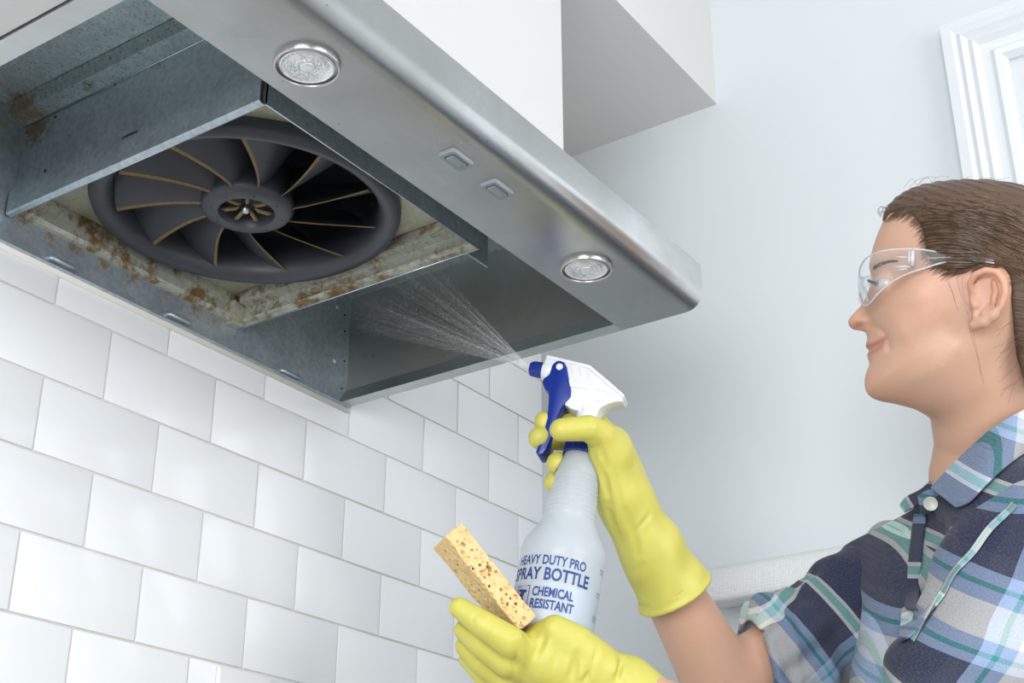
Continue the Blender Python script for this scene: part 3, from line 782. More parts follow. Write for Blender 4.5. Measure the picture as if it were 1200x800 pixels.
# ================================================================== SPRAY MIST
mdir = nrm(at(455, 335, 1.70)-NOZ); ml = .30
mu = nrm(np.cross(mdir, CF)); mw = np.cross(mdir, mu)
mroot = NOZ+mdir*.001
rm = random.Random(21)
OV = np.array([(1,0,0),(-1,0,0),(0,1,0),(0,-1,0),(0,0,1),(0,0,-1)], float)
OF = [(0,2,4),(2,1,4),(1,3,4),(3,0,4),(2,0,5),(1,2,5),(3,1,5),(0,3,5)]
b = MB()
rays_ = []
for i in range(190):
    while True:
        x_, y_ = rm.uniform(-1, 1), rm.uniform(-1, 1)
        if x_*x_+y_*y_ < 1: break
    e = (abs(x_)**.8)*(1 if x_ > 0 else -1)
    rays_.append((e*.235, y_*.13, rm.uniform(.35, 1.0)))
NV = []; NF = []
for i in range(66000):
    ax_, ay_, wgt = rays_[rm.randrange(len(rays_))]
    if rm.random() > wgt: continue
    s_ = .004+(ml-.01)*rm.random()**1.05
    jx, jy = rm.gauss(0, .0035), rm.gauss(0, .0035)
    p = mroot+mdir*s_+mu*(ax_+jx)*s_+mw*(ay_+jy)*s_
    if p[0] > 1.2135 or p[1] > YW-.012: continue
    r = rm.uniform(.00010, .00019)*(.75+1.0*s_)
    NV.append(p+OV*r)
nd_ = len(NV); b.v = np.concatenate(NV).tolist(); FA = np.array(OF); b.f = (FA[None]+6*np.arange(nd_)[:, None, None]).reshape(-1, 3).tolist(); b.m = [0]*len(b.f)
t = NT('fine_spray_mist')
t.set(Base_Color=t.mix(t.noise(t.coord('Object'), 30, 2), (.93, .95, .97), (.97, .98, 1.0)), Roughness=.3)
mo = b.build('spray_mist', t.mat, None, origin=mroot)
tag(mo, 'fine white mist fanning out from the blue nozzle into the hood', 'spray mist', kind='stuff')
# ================================================================== PERSON
DH = 1.45
HC = at(1130, 340, DH)                                   # head centre
hd_ = ray(1130, 340); eR = nrm(np.cross(hd_, ZV))        # to her back (picture right)
hz = nrm([hd_[0], hd_[1], 0]); el = rad(15)
NN = -(hz*math.cos(el)+ZV*math.sin(el))                  # towards her left side (the side we see)
eU = nrm(np.cross(eR, -NN)); eU = eU if eU[2] > 0 else -eU
def hp(px, py, y=0.0):                                   # pixel -> (x, z) on the head's plane at lateral offset y
    o = HC+NN*y; r = ray(px, py); t = ((o-CC)@NN)/(r@NN); q = CC+r*t-HC; return np.array([q@eR, q@eU])
def h3(x, z, y): return HC+eR*x+eU*z+NN*y
def crom(P, n=6, closed=True):
    P = np.array(P, float); k = len(P); out = []
    rng_ = range(k) if closed else range(k-1)
    for i in rng_:
        p0, p1, p2, p3 = (P[(i-1) % k], P[i], P[(i+1) % k], P[(i+2) % k]) if closed else (P[max(i-1, 0)], P[i], P[i+1], P[min(i+2, k-1)])
        for j in range(n):
            t = j/n; out.append(.5*((2*p1)+(-p0+p2)*t+(2*p0-5*p1+4*p2-p3)*t*t+(-p0+3*p1-3*p2+p3)*t**3))
    if not closed: out.append(P[-1])
    return np.array(out)
sil = [(1030, 272), (1023.5, 290), (1020, 304), (1018.5, 313), (1020.5, 322), (1021, 331), (1017.5, 341), (1013, 352), (1005.5, 362), (998.5, 369), (994.2, 375.5), (994.6, 381), (999, 385.5), (1006, 387.2), (1012.5, 388.3), (1015.3, 391.5), (1016.3, 397.5),
       (1014.8, 403), (1015.0, 407.5), (1018.8, 410.8), (1017.0, 414), (1016.4, 419), (1018.6, 424.5), (1018.0, 430), (1014.6, 438), (1013.2, 448), (1014.6, 457.5), (1020, 464.8), (1030, 469.5), (1048, 473), (1068, 478), (1090, 484), (1125, 480), (1165, 455), (1200, 415), (1225, 375), (1240, 330), (1243, 290), (1232, 255), (1205, 232), (1160, 221), (1110, 221), (1070, 230), (1043, 248)]
SILP = crom([hp(*p) for p in sil], 5)
GX0, GZ0, GH = -.145, -.145, .00075; GN = 390
gx = GX0+np.arange(GN)*GH; gz = GZ0+np.arange(GN)*GH
GXX, GZZ = np.meshgrid(gx, gz, indexing='ij'); GP = np.stack([GXX.ravel(), GZZ.ravel()], 1)
def polysd(P, pts):
    d = np.full(len(pts), 9.0); ins = np.zeros(len(pts), bool); k = len(P)
    for i in range(k):
        a = P[i]; b = P[(i+1) % k]; ab = b-a; t = np.clip(((pts-a)@ab)/(ab@ab+1e-15), 0, 1)
        d = np.minimum(d, np.linalg.norm(pts-a-t[:, None]*ab, axis=1))
        c = (a[1] > pts[:, 1]) != (b[1] > pts[:, 1])
        with np.errstate(divide='ignore', invalid='ignore'):
            xx = (b[0]-a[0])*(pts[:, 1]-a[1])/(b[1]-a[1])+a[0]
        ins ^= c & (pts[:, 0] < xx)
    return np.where(ins, d, -d)
S2 = polysd(SILP, GP)
wc = [  # pixel x, y, half width
    (1030, 268, .052), (1022, 296, .046), (1045, 262, .060), (1060, 285, .064), (1080, 305, .067), (1090, 270, .071), (1140, 260, .076), (1190, 265, .075), (1225, 300, .068), (1150, 310, .076), (1190, 330, .074),
    (1019, 312, .036), (1030, 316, .046), (1045, 318, .057), (1021, 330, .014), (1028, 333, .034), (1038, 336, .045), (1052, 336, .056), (1070, 338, .065), (1100, 345, .0695), (1140, 350, .071),
    (1016, 344, .0085), (1010, 356, .0085), (1002, 366, .0095), (996, 376, .0110), (1000, 383, .0120), (1008, 378, .0165), (1014, 382, .0168), (1016, 370, .0140), (1020, 358, .0170), (1026, 352, .027), (1034, 352, .042), (1045, 356, .053), (1060, 360, .061), (1080, 365, .0655), (1110, 380, .0665),
    (1022, 376, .0235), (1024, 388, .026), (1032, 378, .040), (1042, 378, .050), (1060, 385, .058), (1085, 395, .062), (1120, 405, .0625),
    (1016, 396, .0205), (1016, 404, .0215), (1024, 403, .0285), (1034, 400, .038), (1046, 402, .047), (1020, 412, .0225), (1030, 412, .032), (1042, 414, .042), (1060, 415, .051), (1090, 425, .057), (1120, 435, .057),
    (1017, 420, .0215), (1019, 428, .0215), (1028, 428, .031), (1044, 432, .041), (1064, 440, .0475), (1090, 455, .0485), (1120, 455, .050), (1014, 446, .0200), (1018, 458, .0190), (1030, 460, .0260), (1046, 464, .0320), (1070, 472, .036), (1100, 478, .038), (1160, 420, .062), (1200, 380, .062), (1180, 440, .05)]
WP = np.array([hp(x, y) for x, y, w in wc]); WV = np.array([w for *_, w in wc])
def tps(P, v, lam, X):
    P = P*10; X = X*10; n = len(P)
    def U(r2): return np.where(r2 > 0, r2*np.log(r2+1e-12), 0)
    K = U(((P[:, None]-P[None])**2).sum(-1))+lam*np.eye(n); A = np.zeros((n+3, n+3)); A[:n, :n] = K; A[:n, n] = 1; A[:n, n+1:] = P; A[n, :n] = 1; A[n+1:, :n] = P.T
    w = np.linalg.solve(A, np.concatenate([v, np.zeros(3)])); out = w[n]+X@w[n+1:]
    for i in range(n): out += w[i]*U(((X-P[i])**2).sum(1))
    return out
W2 = np.clip(tps(WP, WV, .0006, GP), .006, .078).reshape(GN, GN)
def blur(A, r):
    for ax in (0, 1):
        c = np.cumsum(np.concatenate([np.repeat(np.take(A, [0], ax), r+1, ax), A, np.repeat(np.take(A, [-1], ax), r, ax)], ax), ax)
        n = A.shape[ax]; A = (np.take(c, range(2*r+1, 2*r+1+n), ax)-np.take(c, range(0, n), ax))/(2*r+1)
    return A
W2 = blur(blur(W2, 2), 2)
def gpath(pts, sig):                                      # soft stroke in head-plane coordinates
    P = crom([hp(*p) for p in pts], 6, False) if len(pts) > 2 else np.array([hp(*p) for p in pts]); d = np.full(len(GP), 9.0)
    for i in range(len(P)-1):
        a, b = P[i], P[i+1]; ab = b-a; t = np.clip(((GP-a)@ab)/(ab@ab+1e-15), 0, 1); d = np.minimum(d, np.linalg.norm(GP-a-t[:, None]*ab, axis=1))
    return np.exp(-(d/sig)**2).reshape(GN, GN)
W2 = W2-.0055*gpath([(1014, 410), (1022, 410.5), (1030, 408.5), (1037, 404.5), (1041, 401.5)], .0014)      # mouth line
W2 = W2+.0016*gpath([(1016, 405), (1024, 406), (1031, 405)], .0025)+.0018*gpath([(1017, 416), (1025, 415), (1033, 411)], .0028)
W2 = W2-.0062*gpath([(1022, 384), (1030, 388), (1039, 396), (1044, 405), (1045, 414)], .0034)                # smile fold
W2 = W2+.0042*gpath([(1052, 388), (1058, 400)], .011)-.0022*gpath([(1040, 346), (1056, 348)], .005)-.0030*gpath([(1062, 412), (1085, 405), (1110, 395)], .014)+.0022*gpath([(1070, 452), (1100, 440), (1122, 420)], .008)+.0022*gpath([(1060, 356), (1078, 358)], .011)
W2 = W2-.0050*gpath([(1029, 333), (1040, 334)], .0085)                                                      # eye socket
W2 = W2+.0020*gpath([(1023, 314), (1036, 312), (1050, 316)], .0052)                                          # brow ridge
W2 = W2-.0100*gpath([(1005.5, 384.2), (1011, 384.8)], .0026)                                                  # nostril
W2 = W2-.0040*gpath([(1017.5, 370), (1021.5, 378), (1019.5, 387)], .0027)+.0016*gpath([(1009, 379), (1014, 381)], .0040)  # wing of the nose
W2 = W2-.0012*gpath([(1018, 425), (1026, 424), (1034, 421)], .004)
W2 = np.maximum(W2, .004)
tt = S2.reshape(GN, GN)/W2
Q2 = W2**2*np.where(tt < 0, 2*tt, np.where(tt < 1, 1-(1-np.minimum(tt, 1))**2, 1.0))
Q2 = blur(Q2, 1)
def samp(A, x, z):
    u = np.clip((x-GX0)/GH, 0, GN-1.001); v = np.clip((z-GZ0)/GH, 0, GN-1.001); i = u.astype(int); j = v.astype(int); u = u-i; v = v-j
    return A[i, j]*(1-u)*(1-v)+A[i+1, j]*u*(1-v)+A[i, j+1]*(1-u)*v+A[i+1, j+1]*u*v
def hloc(p):
    q = p-HC; return q@eR, q@eU, q@NN
def head_d(p):
    x, z, y = hloc(p); w = samp(W2, x, z); Q = samp(Q2, x, z)
    d = -(Q-y*y)/(2*w)
    ex = np.maximum(np.maximum(np.abs(x-.0)-.143, np.abs(z)-.143), 0)
    return np.where(ex > 0, np.maximum(d, ex), d)
def ysurf(x, z): return math.sqrt(max(0, float(samp(Q2, np.array([x]), np.array([z]))[0])))

# ---- skeleton
NB = at(1158, 560, 1.475)                                  # base of the neck
FP = nrm(-CR*math.cos(rad(22))-FH*math.sin(rad(22)))       # the way her chest faces
LP = np.cross(ZV, FP)                                      # her left
SC_ = NB-ZV*.075-FP*.015
SHL = at(1225, 668, 1.335); SHR = at(1072, 668, 1.60)
ELR = at(852, 812, 1.515); WRR = at(737, 600, 1.464)
ELL = at(1040, 960, 1.215); WRL = at(735, 806, 1.335)
HIP = SC_-ZV*.60-FP*.02
skin_neck = [(at(1150, 445, 1.455), .056), (at(1160, 520, 1.468), .0555), (NB, .060), (SC_, .07)]
def ear_d(p):
    x, z, y = hloc(p); q = np.stack([x, z, y], 1)
    def P(px, py, yy): c = hp(px, py, .07); return np.array([c[0], c[1], yy])
    helix = [P(1140, 346, .074), P(1137, 334, .080), P(1143, 325.5, .085), P(1155, 321, .088), P(1168, 323.5, .090), P(1176, 334, .091), P(1177.5, 348, .090), P(1173, 362, .088), P(1164, 373, .085)]
    anti = [P(1165, 333, .083), P(1167.5, 345, .083), P(1164, 357, .083), P(1155, 367, .081)]
    d = chain(q, helix, [.0030, .0032, .0034, .0036, .0037, .0037, .0035, .0033, .0034])
    d = smin(d, chain(q, anti, [.0030, .0036, .0036, .0036]), .003)
    d = smin(d, chain(q, [P(1164, 371, .083), P(1153, 379, .080), P(1142, 382, .0755)], [.0055, .0062, .0050]), .004)
    base = chain(q, [P(1158, 336, .074), P(1160, 352, .075), P(1150, 370, .075)], [.0125, .0130, .0085])
    base = np.maximum(base, np.abs(y-.072)-.0065)
    d = smin(d, base, .003)
    tragus = cap(q, P(1141, 353, .075), P(1143, 359, .0775), .0042)
    d = smin(d, tragus, .003)
    concha = cap(q, P(1151, 352, .086), P(1155, 360, .086), .0060, .0062)
    d = smax(d, -concha, .0025)
    return d
def lid_d(p):
    x, z, y = hloc(p); c = hp(1039.5, 333.5, .034)
    q = np.stack([x-c[0], z-c[1], y-.0335], 1)
    d = np.linalg.norm(q, axis=1)-.0134
    # opening of the lids
    op = np.maximum(np.abs(q[:, 1]-.0010)-.0034+np.abs(q[:, 0]+.004)*.22, (q[:, 0])-.005)
    d = smax(d, -op, .0012)
    return d
def neck_d(p):
    d = chain(p, [a for a, r in skin_neck], [r for a, r in skin_neck])
    st = chain(p, [h3(*hp(1172, 425), .040), h3(*hp(1150, 480), .046), at(1120, 548, 1.445)], [.010, .010, .009])
    return d
def skin_head(p):
    d = smin(head_d(p), neck_d(p), .022)
    d = smin(d, ear_d(p), .004)
    dl = lid_d(p); d = np.where(dl < .02, smin(d, dl, .004), d)
    return d
def torso_d(p, g=0.0):
    d = None
    for s in (-1, 1):
        e = chain(p, [SC_+LP*.075*s-ZV*.05+FP*.005, SC_+LP*.085*s-ZV*.17+FP*.03, SC_+LP*.07*s-ZV*.36+FP*.01, HIP+LP*.085*s], [.088, .098, .088, .112])
        d = e if d is None else smin(d, e, .05)
    for sh, r in ((SHL, .070), (SHR, .066)):
        d = smin(d, chain(p, [SC_+ZV*.028, sh+ZV*.0], [.062, r]), .05)
    return d-g
def skin_body(p):
    d = torso_d(p)+.014
    d = smin(d, chain(p, [SHR, ELR], [.050, .043]), .02)
    d = smin(d, chain(p, [ELR, WRR], [.0435, .023]), .015)
    d = smin(d, chain(p, [SHL, ELL, WRL], [.050, .043, .023]), .02)
    d = smin(d, neck_d(p), .02)
    for s in (-1, 1):
        hj = HIP+LP*.085*s-ZV*.06; kn = np.array([hj[0], hj[1], .50])+FP*.02; an = np.array([hj[0], hj[1], .085])-FP*.01
        d = smin(d, chain(p, [hj, kn, an], [.088, .058, .042]), .03)
        d = smin(d, cap(p, an-ZV*.045, an-ZV*.048+FP*.14, .036, .030), .02)
    return d
person = empty('person', (HIP[0], HIP[1], 0), 'woman in a plaid flannel shirt, clear safety glasses and yellow gloves', 'person')
def skinmat():
    t = NT('skin'); c = t.coord('Object')
    at_ = t.n('ShaderNodeAttribute', attribute_name='tint')
    n1 = t.noise(c, 22, 4, .6); n2 = t.noise(c, 260, 4, .6)
    base = t.mix(n1, (.56, .335, .235), (.62, .40, .29))
    base = t.mix(t.math('MULTIPLY', n2, .25), base, (.50, .27, .18))
    base = t.mix(1.0, base, at_.outputs['Color'], 'MULTIPLY')
    n3 = t.noise(c, 700, 3, .6)
    base = t.mix(t.ramp(t.noise(c, 9, 3), [(.40, 0.0), (.70, .35)]), base, (.58, .30, .22))
    t.bump(t.math('ADD', n2, t.math('MULTIPLY', n3, .5)), .22, .0008)
    t.set(Base_Color=base, Roughness=.44, Subsurface_Weight=.22, Subsurface_Radius=(.010, .004, .002), Subsurface_Scale=.6); return t.mat
M['skin'] = skinmat()
def tint_head(V):
    x, z, y = hloc(V); T = np.ones((len(V), 3)); P2 = np.stack([x, z], 1)
    def m(px, py, s): return np.exp(-(((P2-hp(px, py, .03))**2).sum(1))/(s*s))
    for (px, py, s, c) in ((1098, 365, .020, (1.0, .90, .89)), (1060, 372, .02, (1.0, .95, .94)), (998, 379, .009, (1.0, .84, .80)), (1160, 345, .022, (1.02, .84, .78))):
        k = m(px, py, s)[:, None]; T = T*(1-k)+T*np.array(c)*k
    lip = np.clip(samp(LIPM, x, z), 0, 1)[:, None]; T = T*(1-lip)+T*np.array((.80, .55, .56))*lip
    return T
LIPM = np.maximum(gpath([(1014, 406), (1022, 407), (1032, 406), (1039, 403)], .0032), gpath([(1016, 415), (1024, 414.5), (1033, 411), (1039, 404)], .0032))
LO = HC-np.array([.19, .19, .20]); HI = HC+np.array([.19, .19, .15])
def skin_top(p): return np.maximum(skin_head(p), (NB-p)@ZV-.03)
body = surf_obj('body', skin_top, LO, HI, .0015, M['skin'], person, tint=tint_head, relax=1, slack=2.0)
def skin_low(p): return np.maximum(skin_body(p), (p-NB)@ZV+.004)
allp = np.array([SHL, SHR, ELR, WRR, ELL, WRL, HIP+ZV*0, NB]); lo = allp.min(0)-.16; hi = allp.max(0)+.12; lo[2] = -.01
b2 = surf_obj('body_lower', skin_low, lo, hi, .009, M['skin'], person, relax=1)
# one continuous figure
def join(a, b_):
    bm = bmesh.new(); bm.from_mesh(a.data); bm.from_mesh(b_.data); bm.to_mesh(a.data); bm.free(); a.data.polygons.foreach_set('use_smooth', [True]*len(a.data.polygons))
    ca = a.data.color_attributes.get('tint'); n = len(a.data.vertices); col_ = np.zeros(n*4, np.float32); ca.data.foreach_get('color', col_); col_ = col_.reshape(-1, 4)
    col_[col_[:, 3] < .5] = (1, 1, 1, 1); ca.data.foreach_set('color', col_.ravel())
    me = b_.data; bpy.data.objects.remove(b_); bpy.data.meshes.remove(me)
join(body, b2)
# eye
ec = hp(1039.5, 333.5, .034)
for sgn in (1, -1):
    EC = h3(ec[0], ec[1], .0335*sgn); look = nrm(-eR+eU*.22+NN*sgn*.42)
    prof = [(.0125*math.sin(a), .0125*math.cos(a)) for a in [rad(180*i/24) for i in range(25)]]
    prof = [(max(r, 1e-5), z) for r, z in prof]
    t = NT('eyeball'); tc = t.n('ShaderNodeTexCoord'); d_ = t.n('ShaderNodeVectorMath', operation='DOT_PRODUCT'); d_.inputs[1].default_value = tuple(look)
    sub = t.n('ShaderNodeVectorMath', operation='SUBTRACT'); sub.inputs[1].default_value = tuple(EC-org(person)); t.l(tc.outputs['Object'], sub.inputs[0]); nm_ = t.n('ShaderNodeVectorMath', operation='NORMALIZE'); t.l(sub.outputs[0], nm_.inputs[0]); t.l(nm_.outputs[0], d_.inputs[0])
    cc = t.ramp(d_.outputs['Value'], [(0, (.52, .48, .46)), (.855, (.48, .47, .47)), (.875, (.10, .19, .28)), (.955, (.22, .36, .48)), (.965, (.01, .01, .01))])
    t.set(Base_Color=cc, Roughness=.12)
    b = MB(); b.lathe(prof, EC, look, n=32); b.build('eyeball', t.mat, person, smooth=True)
M['hairdark'] = plain('brow_hair', (.055, .030, .017), .6)
for sgn in (1, -1):                                        # brows and upper lashes
    b = MB(); rb = random.Random(2)
    for i in range(70):
        s = rb.random(); px = 1021+30*s; py = 312.5-3.0*math.sin(s*2.2)+1.5*s+rb.uniform(-1.8, 1.8)*(1-.6*s)
        c = hp(px, py, .03); e = hp(px+5, py-1.6*(1-s), .03)
        y0 = ysurf(*c); y1 = ysurf(*e)
        b.tube([h3(c[0], c[1], (y0+.0003)*sgn), h3((c[0]+e[0])/2, (c[1]+e[1])/2, ((y0+y1)/2+.0012)*sgn), h3(e[0], e[1], (y1+.0008)*sgn)], [.00042, .00036, .0001], 4)
    b.build('eyebrow', M['hairdark'], person)
    b = MB()
    for i in range(22):
        a = -1.25+1.9*i/21; r = .0137; q = np.array([math.cos(PI/2+a)*0, 0, 0])
        base = EC*0+h3(ec[0]-.0130*math.cos(a*.8), ec[1]+.0048-.0012*abs(a), (.0335+.0130*math.sin(a*.8))*sgn)
        out = nrm(-eR*math.cos(a*.8)+NN*sgn*math.sin(a*.8))
        b.tube([base, base+out*.004+eU*.001, base+out*.0065+eU*.0032], [.0006, .0004, .0001], 4)
    b.build('eyelash', M['hairdark'], person)
# ================================================================== HAIR
hairpoly = [(1036, 258), (1040, 249), (1052, 250), (1063, 253), (1074, 262), (1083, 276), (1086, 292), (1090, 306), (1098, 318), (1112, 326), (1126, 326.5), (1140, 322), (1155, 318), (1170, 318.5), (1181, 328), (1187, 345), (1190, 370), (1193, 400), (1200, 440), (1225, 455), (1262, 440), (1285, 380), (1285, 280), (1265, 220), (1200, 190), (1100, 192), (1050, 205), (1028, 235)]
HPOLY = crom([hp(*p, .035) for p in hairpoly], 4)
GX0h, GZ0h, GHh, GNh = -.16, -.16, .0012, 300
hx = GX0h+np.arange(GNh)*GHh; HXX, HZZ = np.meshgrid(hx, hx, indexing='ij')
HS = polysd(HPOLY, np.stack([HXX.ravel(), HZZ.ravel()], 1)).reshape(GNh, GNh)
def samph(x, z):
    u = np.clip((x-GX0h)/GHh, 0, GNh-1.001); v = np.clip((z-GX0h)/GHh, 0, GNh-1.001); i = u.astype(int); j = v.astype(int); u = u-i; v = v-j
    return HS[i, j]*(1-u)*(1-v)+HS[i+1, j]*u*(1-v)+HS[i, j+1]*(1-u)*v+HS[i+1, j+1]*u*v
bun = h3(*hp(1262, 395), 0)
def hair_d(p):
    x, z, y = hloc(p); hs = samph(x, z)
    th = .0010+.0095*np.clip(hs/.035, 0, 1)**.7
    flow = z*1.0+x*.42+.02*np.sin(x*14)
    th = th+(.0009*np.sin(flow*620+3*np.sin(x*20))+.0007*np.sin(flow*1130+1.3+2*np.sin(x*31+y*20)))*np.clip(hs/.012, 0, 1)
    d = np.maximum(head_d(p)-th, -hs)
    nape = chain(p, [h3(*hp(1215, 360), 0), h3(*hp(1222, 420), 0)], [.062, .050])
    d = smin(d, np.maximum(nape, -hs), .012)
    bd = np.linalg.norm((p-bun)*np.array([1, 1, 1]), axis=1)-.040-.0016*np.sin((z*1.2+x)*420)
    return smin(d, bd, .012)
def hairmat():
    t = NT('brown_hair'); c = t.coord('Object')
    a = np.stack([eR, eU, NN])                          # rotate so that noise streaks run along the combing direction
    tc = t.n('ShaderNodeTexCoord')
    def dot(v):
        nd = t.n('ShaderNodeVectorMath', operation='DOT_PRODUCT'); nd.inputs[1].default_value = tuple(v); t.l(tc.outputs['Object'], nd.inputs[0]); return nd.outputs['Value']
    along = dot(nrm(eR-eU*.35)); across = dot(nrm(eU+eR*.35)); lat = dot(NN)
    cv = t.n('ShaderNodeCombineXYZ'); t.l(t.math('MULTIPLY', along, 14.0), cv.inputs[0]); t.l(t.math('MULTIPLY', across, 520.0), cv.inputs[1]); t.l(t.math('MULTIPLY', lat, 420.0), cv.inputs[2])
    n1 = t.noise(cv.outputs[0], 1.0, 5, .65)
    n2 = t.noise(c, 26, 3)
    col = t.mix(t.ramp(n1, [(.30, 0.0), (.72, 1.0)]), (.032, .016, .010), (.17, .098, .056))
    col = t.mix(t.math('MULTIPLY', n2, .55), col, (.050, .030, .019))
    t.bump(n1, .7, .0012)
    t.set(Base_Color=col, Roughness=.42); return t.mat
M['hair'] = hairmat()
hair = surf_obj('hair', hair_d, HC-np.array([.20, .20, .19]), HC+np.array([.21, .21, .16]), .0021, M['hair'], person, relax=1, slack=2.0)
def strand_mat():
    t = NT('hair_strand'); c = t.coord('Object'); n1 = t.noise(c, 90, 2)
    t.set(Base_Color=t.mix(n1, (.045, .024, .015), (.21, .125, .07)), Roughness=.4); return t.mat
M['strand'] = strand_mat()
b = MB(); rh = random.Random(11)
SIDE = [(1040, 250), (1058, 251), (1074, 262), (1083, 276), (1086, 292), (1090, 306), (1100, 319), (1118, 326), (1145, 320), (1172, 320), (1184, 336)]
SIDE = crom(SIDE, 12, False)
def hair_y(x, z):
    q = float(samp(Q2, np.array([x]), np.array([z]))[0]); hs = float(samph(np.array([x]), np.array([z]))[0])
    w = float(samp(W2, np.array([x]), np.array([z]))[0]); th = .0016+.0095*min(1, max(0, hs)/.035)**.7
    return (math.sqrt(max(q, 0)) if q > 0 else 0)+th
for i in range(620):
    s = rh.random(); k = SIDE[int(s*(len(SIDE)-1))]
    if rh.random() < .45:
        px = rh.uniform(1045, 1190); py = rh.uniform(226, 318)
        if samph(*[np.array([v]) for v in hp(px, py, .05)])[0] < .002: continue
    else: px, py = k[0]+rh.uniform(-1.5, 3), k[1]+rh.uniform(-1.5, 1.5)
    pts = []; n = 14; Ls = rh.uniform(60, 150)
    for j in range(n):
        t_ = j/(n-1)
        x_ = px+Ls*t_; slope = (.02+.42*t_) if py < 300 else .12*t_*1.0
        lift = -10*math.sin(min(1, t_*1.3)*PI*.5)*(1 if py > 262 else .3)*(1 if px < 1105 else .15)
        y_ = py+Ls*slope*t_*.9+lift*max(0, (330-py)/90)
        c = hp(x_, y_, .06); yy = hair_y(*c)+.0005+.0006*math.sin(t_*9+i)
        if samph(np.array([c[0]]), np.array([c[1]]))[0] < -.001: break
        q = float(samp(Q2, np.array([c[0]]), np.array([c[1]]))[0])
        if q < .0006: break
        pts.append(h3(c[0], c[1], yy))
    if len(pts) > 3: b.tube(pts, [.00042]*(len(pts)-1)+[.0001], 3, caps=False)
# loose wisps at the forehead, in front of the ear and on the nape
def wisp(pp, r=.00022, y=None):
    P = crom(pp, 6, False); b.tube([h3(p[0], p[1], p[2]) for p in P], [r]*(len(P)-1)+[r*.3], 3, caps=False)
def w3(px, py, y): c = hp(px, py, y); return np.array([c[0], c[1], y])
for i in range(34):
    x0 = rh.uniform(1036, 1066); y0 = 250+rh.uniform(-4, 5)-(x0-1040)*.25; yy = rh.uniform(-.02, .045); a = rh.uniform(0, 6)
    r_ = rh.uniform(3, 9)
    wisp([w3(x0+4, y0+2, yy), w3(x0-r_*.6, y0-r_*.6, yy), w3(x0-r_*1.1, y0-r_*.1+rh.uniform(-3, 3), yy+.003), w3(x0-r_*.7, y0+r_*.5, yy+.004)], .00020)
for i in range(12):
    x0 = rh.uniform(1045, 1190); y0 = 222-(10*math.sin((x0-1040)/150*PI)) ; yy = rh.uniform(-.03, .04)
    wisp([w3(x0, y0+3, yy), w3(x0+10, y0-6+rh.uniform(-3, 2), yy), w3(x0+rh.uniform(14, 30), y0-4+rh.uniform(-4, 4), yy)], .00016)
for i in range(4):
    x0 = 1100+rh.uniform(-6, 30); e = .0712; L_ = rh.uniform(.35, 1.0); cu_ = rh.uniform(-6, 10)
    wisp([w3(x0, 323, e), w3(x0+5*L_+cu_*.5, 323+20*L_, e+.0015), w3(x0+12*L_+cu_, 323+42*L_, e+.001), w3(x0+20*L_+cu_*.6, 323+64*L_, e-.003)], .00010)
wisp([w3(1134, 374, .0715), w3(1138, 392, .0705), w3(1146, 420, .066), w3(1153, 450, .060)], .00016)
wisp([w3(1136, 376, .0715), w3(1142, 396, .0700), w3(1147, 424, .065), w3(1149, 440, .062)], .00013)
for i in range(16):
    x0 = 1192+rh.uniform(-4, 8); y0 = 400+rh.uniform(-30, 50)
    wisp([w3(x0, y0, .062), w3(x0-10, y0+6+rh.uniform(-3, 8), .063), w3(x0-22+rh.uniform(-6, 6), y0+14+rh.uniform(0, 18), .061)], .00013)
for i in range(330):                                       # fine baby hair that softens the hairline
    k = SIDE[int(rh.random()**.9*(len(SIDE)-14))]; px, py = k[0]+rh.uniform(-1, 2), k[1]+rh.uniform(-1, 1)
    L1 = rh.uniform(4, 12); dx, dy = (-.75, .45) if py < 262 else (-.85, .15+rh.uniform(-.3, .5))
    a_ = hp(px+9, py-5, .05); m_ = hp(px, py, .05); e_ = hp(px+dx*L1, py+dy*L1+L1*.25, .05)
    ya, ym, ye = hair_y(*a_), ysurf(*m_)+.0013, ysurf(*e_)+.0002
    if ye < .008: continue
    b.tube([h3(a_[0], a_[1], ya), h3(m_[0], m_[1], ym), h3(e_[0], e_[1], ye)], [.0003, .00022, .00007], 3, caps=False)
hs_ = b.build('hair_strands', M['strand'], hair, smooth=True); hs_['kind'] = 'stuff'

# ================================================================== SAFETY GLASSES
def clearmat(name, w, col=(.93, .96, 1.0), rough=.04):
    t = NT(name); t.set(Base_Color=col, Roughness=rough, Specular_IOR_Level=.6)
    n1 = t.noise(t.coord('Object'), 12, 2)
    t.l(t.mix(t.math('MULTIPLY', n1, .1), col, tuple(x*.9 for x in col)), t.b.inputs['Base Color'])
    tp = t.n('ShaderNodeBsdfTransparent'); tp.inputs[0].default_value = (.97, .985, 1, 1)
    gl = t.n('ShaderNodeBsdfGlossy'); gl.inputs['Roughness'].default_value = rough
    fz_ = t.n('ShaderNodeFresnel'); fz_.inputs[0].default_value = 1.5
    m1 = t.n('ShaderNodeMixShader'); m1.inputs[0].default_value = w; t.l(tp.outputs[0], m1.inputs[1]); t.l(t.b.outputs[0], m1.inputs[2])
    m2 = t.n('ShaderNodeMixShader'); t.l(t.math('MULTIPLY', fz_.outputs[0], .55), m2.inputs[0]); t.l(m1.outputs[0], m2.inputs[1]); t.l(gl.outputs[0], m2.inputs[2])
    t.l(m2.outputs[0], t.out.inputs['Surface']); return t.mat
M['lens'] = clearmat('clear_polycarbonate_lens', .09); M['lens_edge'] = clearmat('clear_plastic_edge', .42, (.88, .92, .97), .1)
groot = h3(*hp(1018, 350), 0)
gl = empty('safety_glasses', groot, "clear wraparound safety glasses worn on the woman's face", 'glasses')
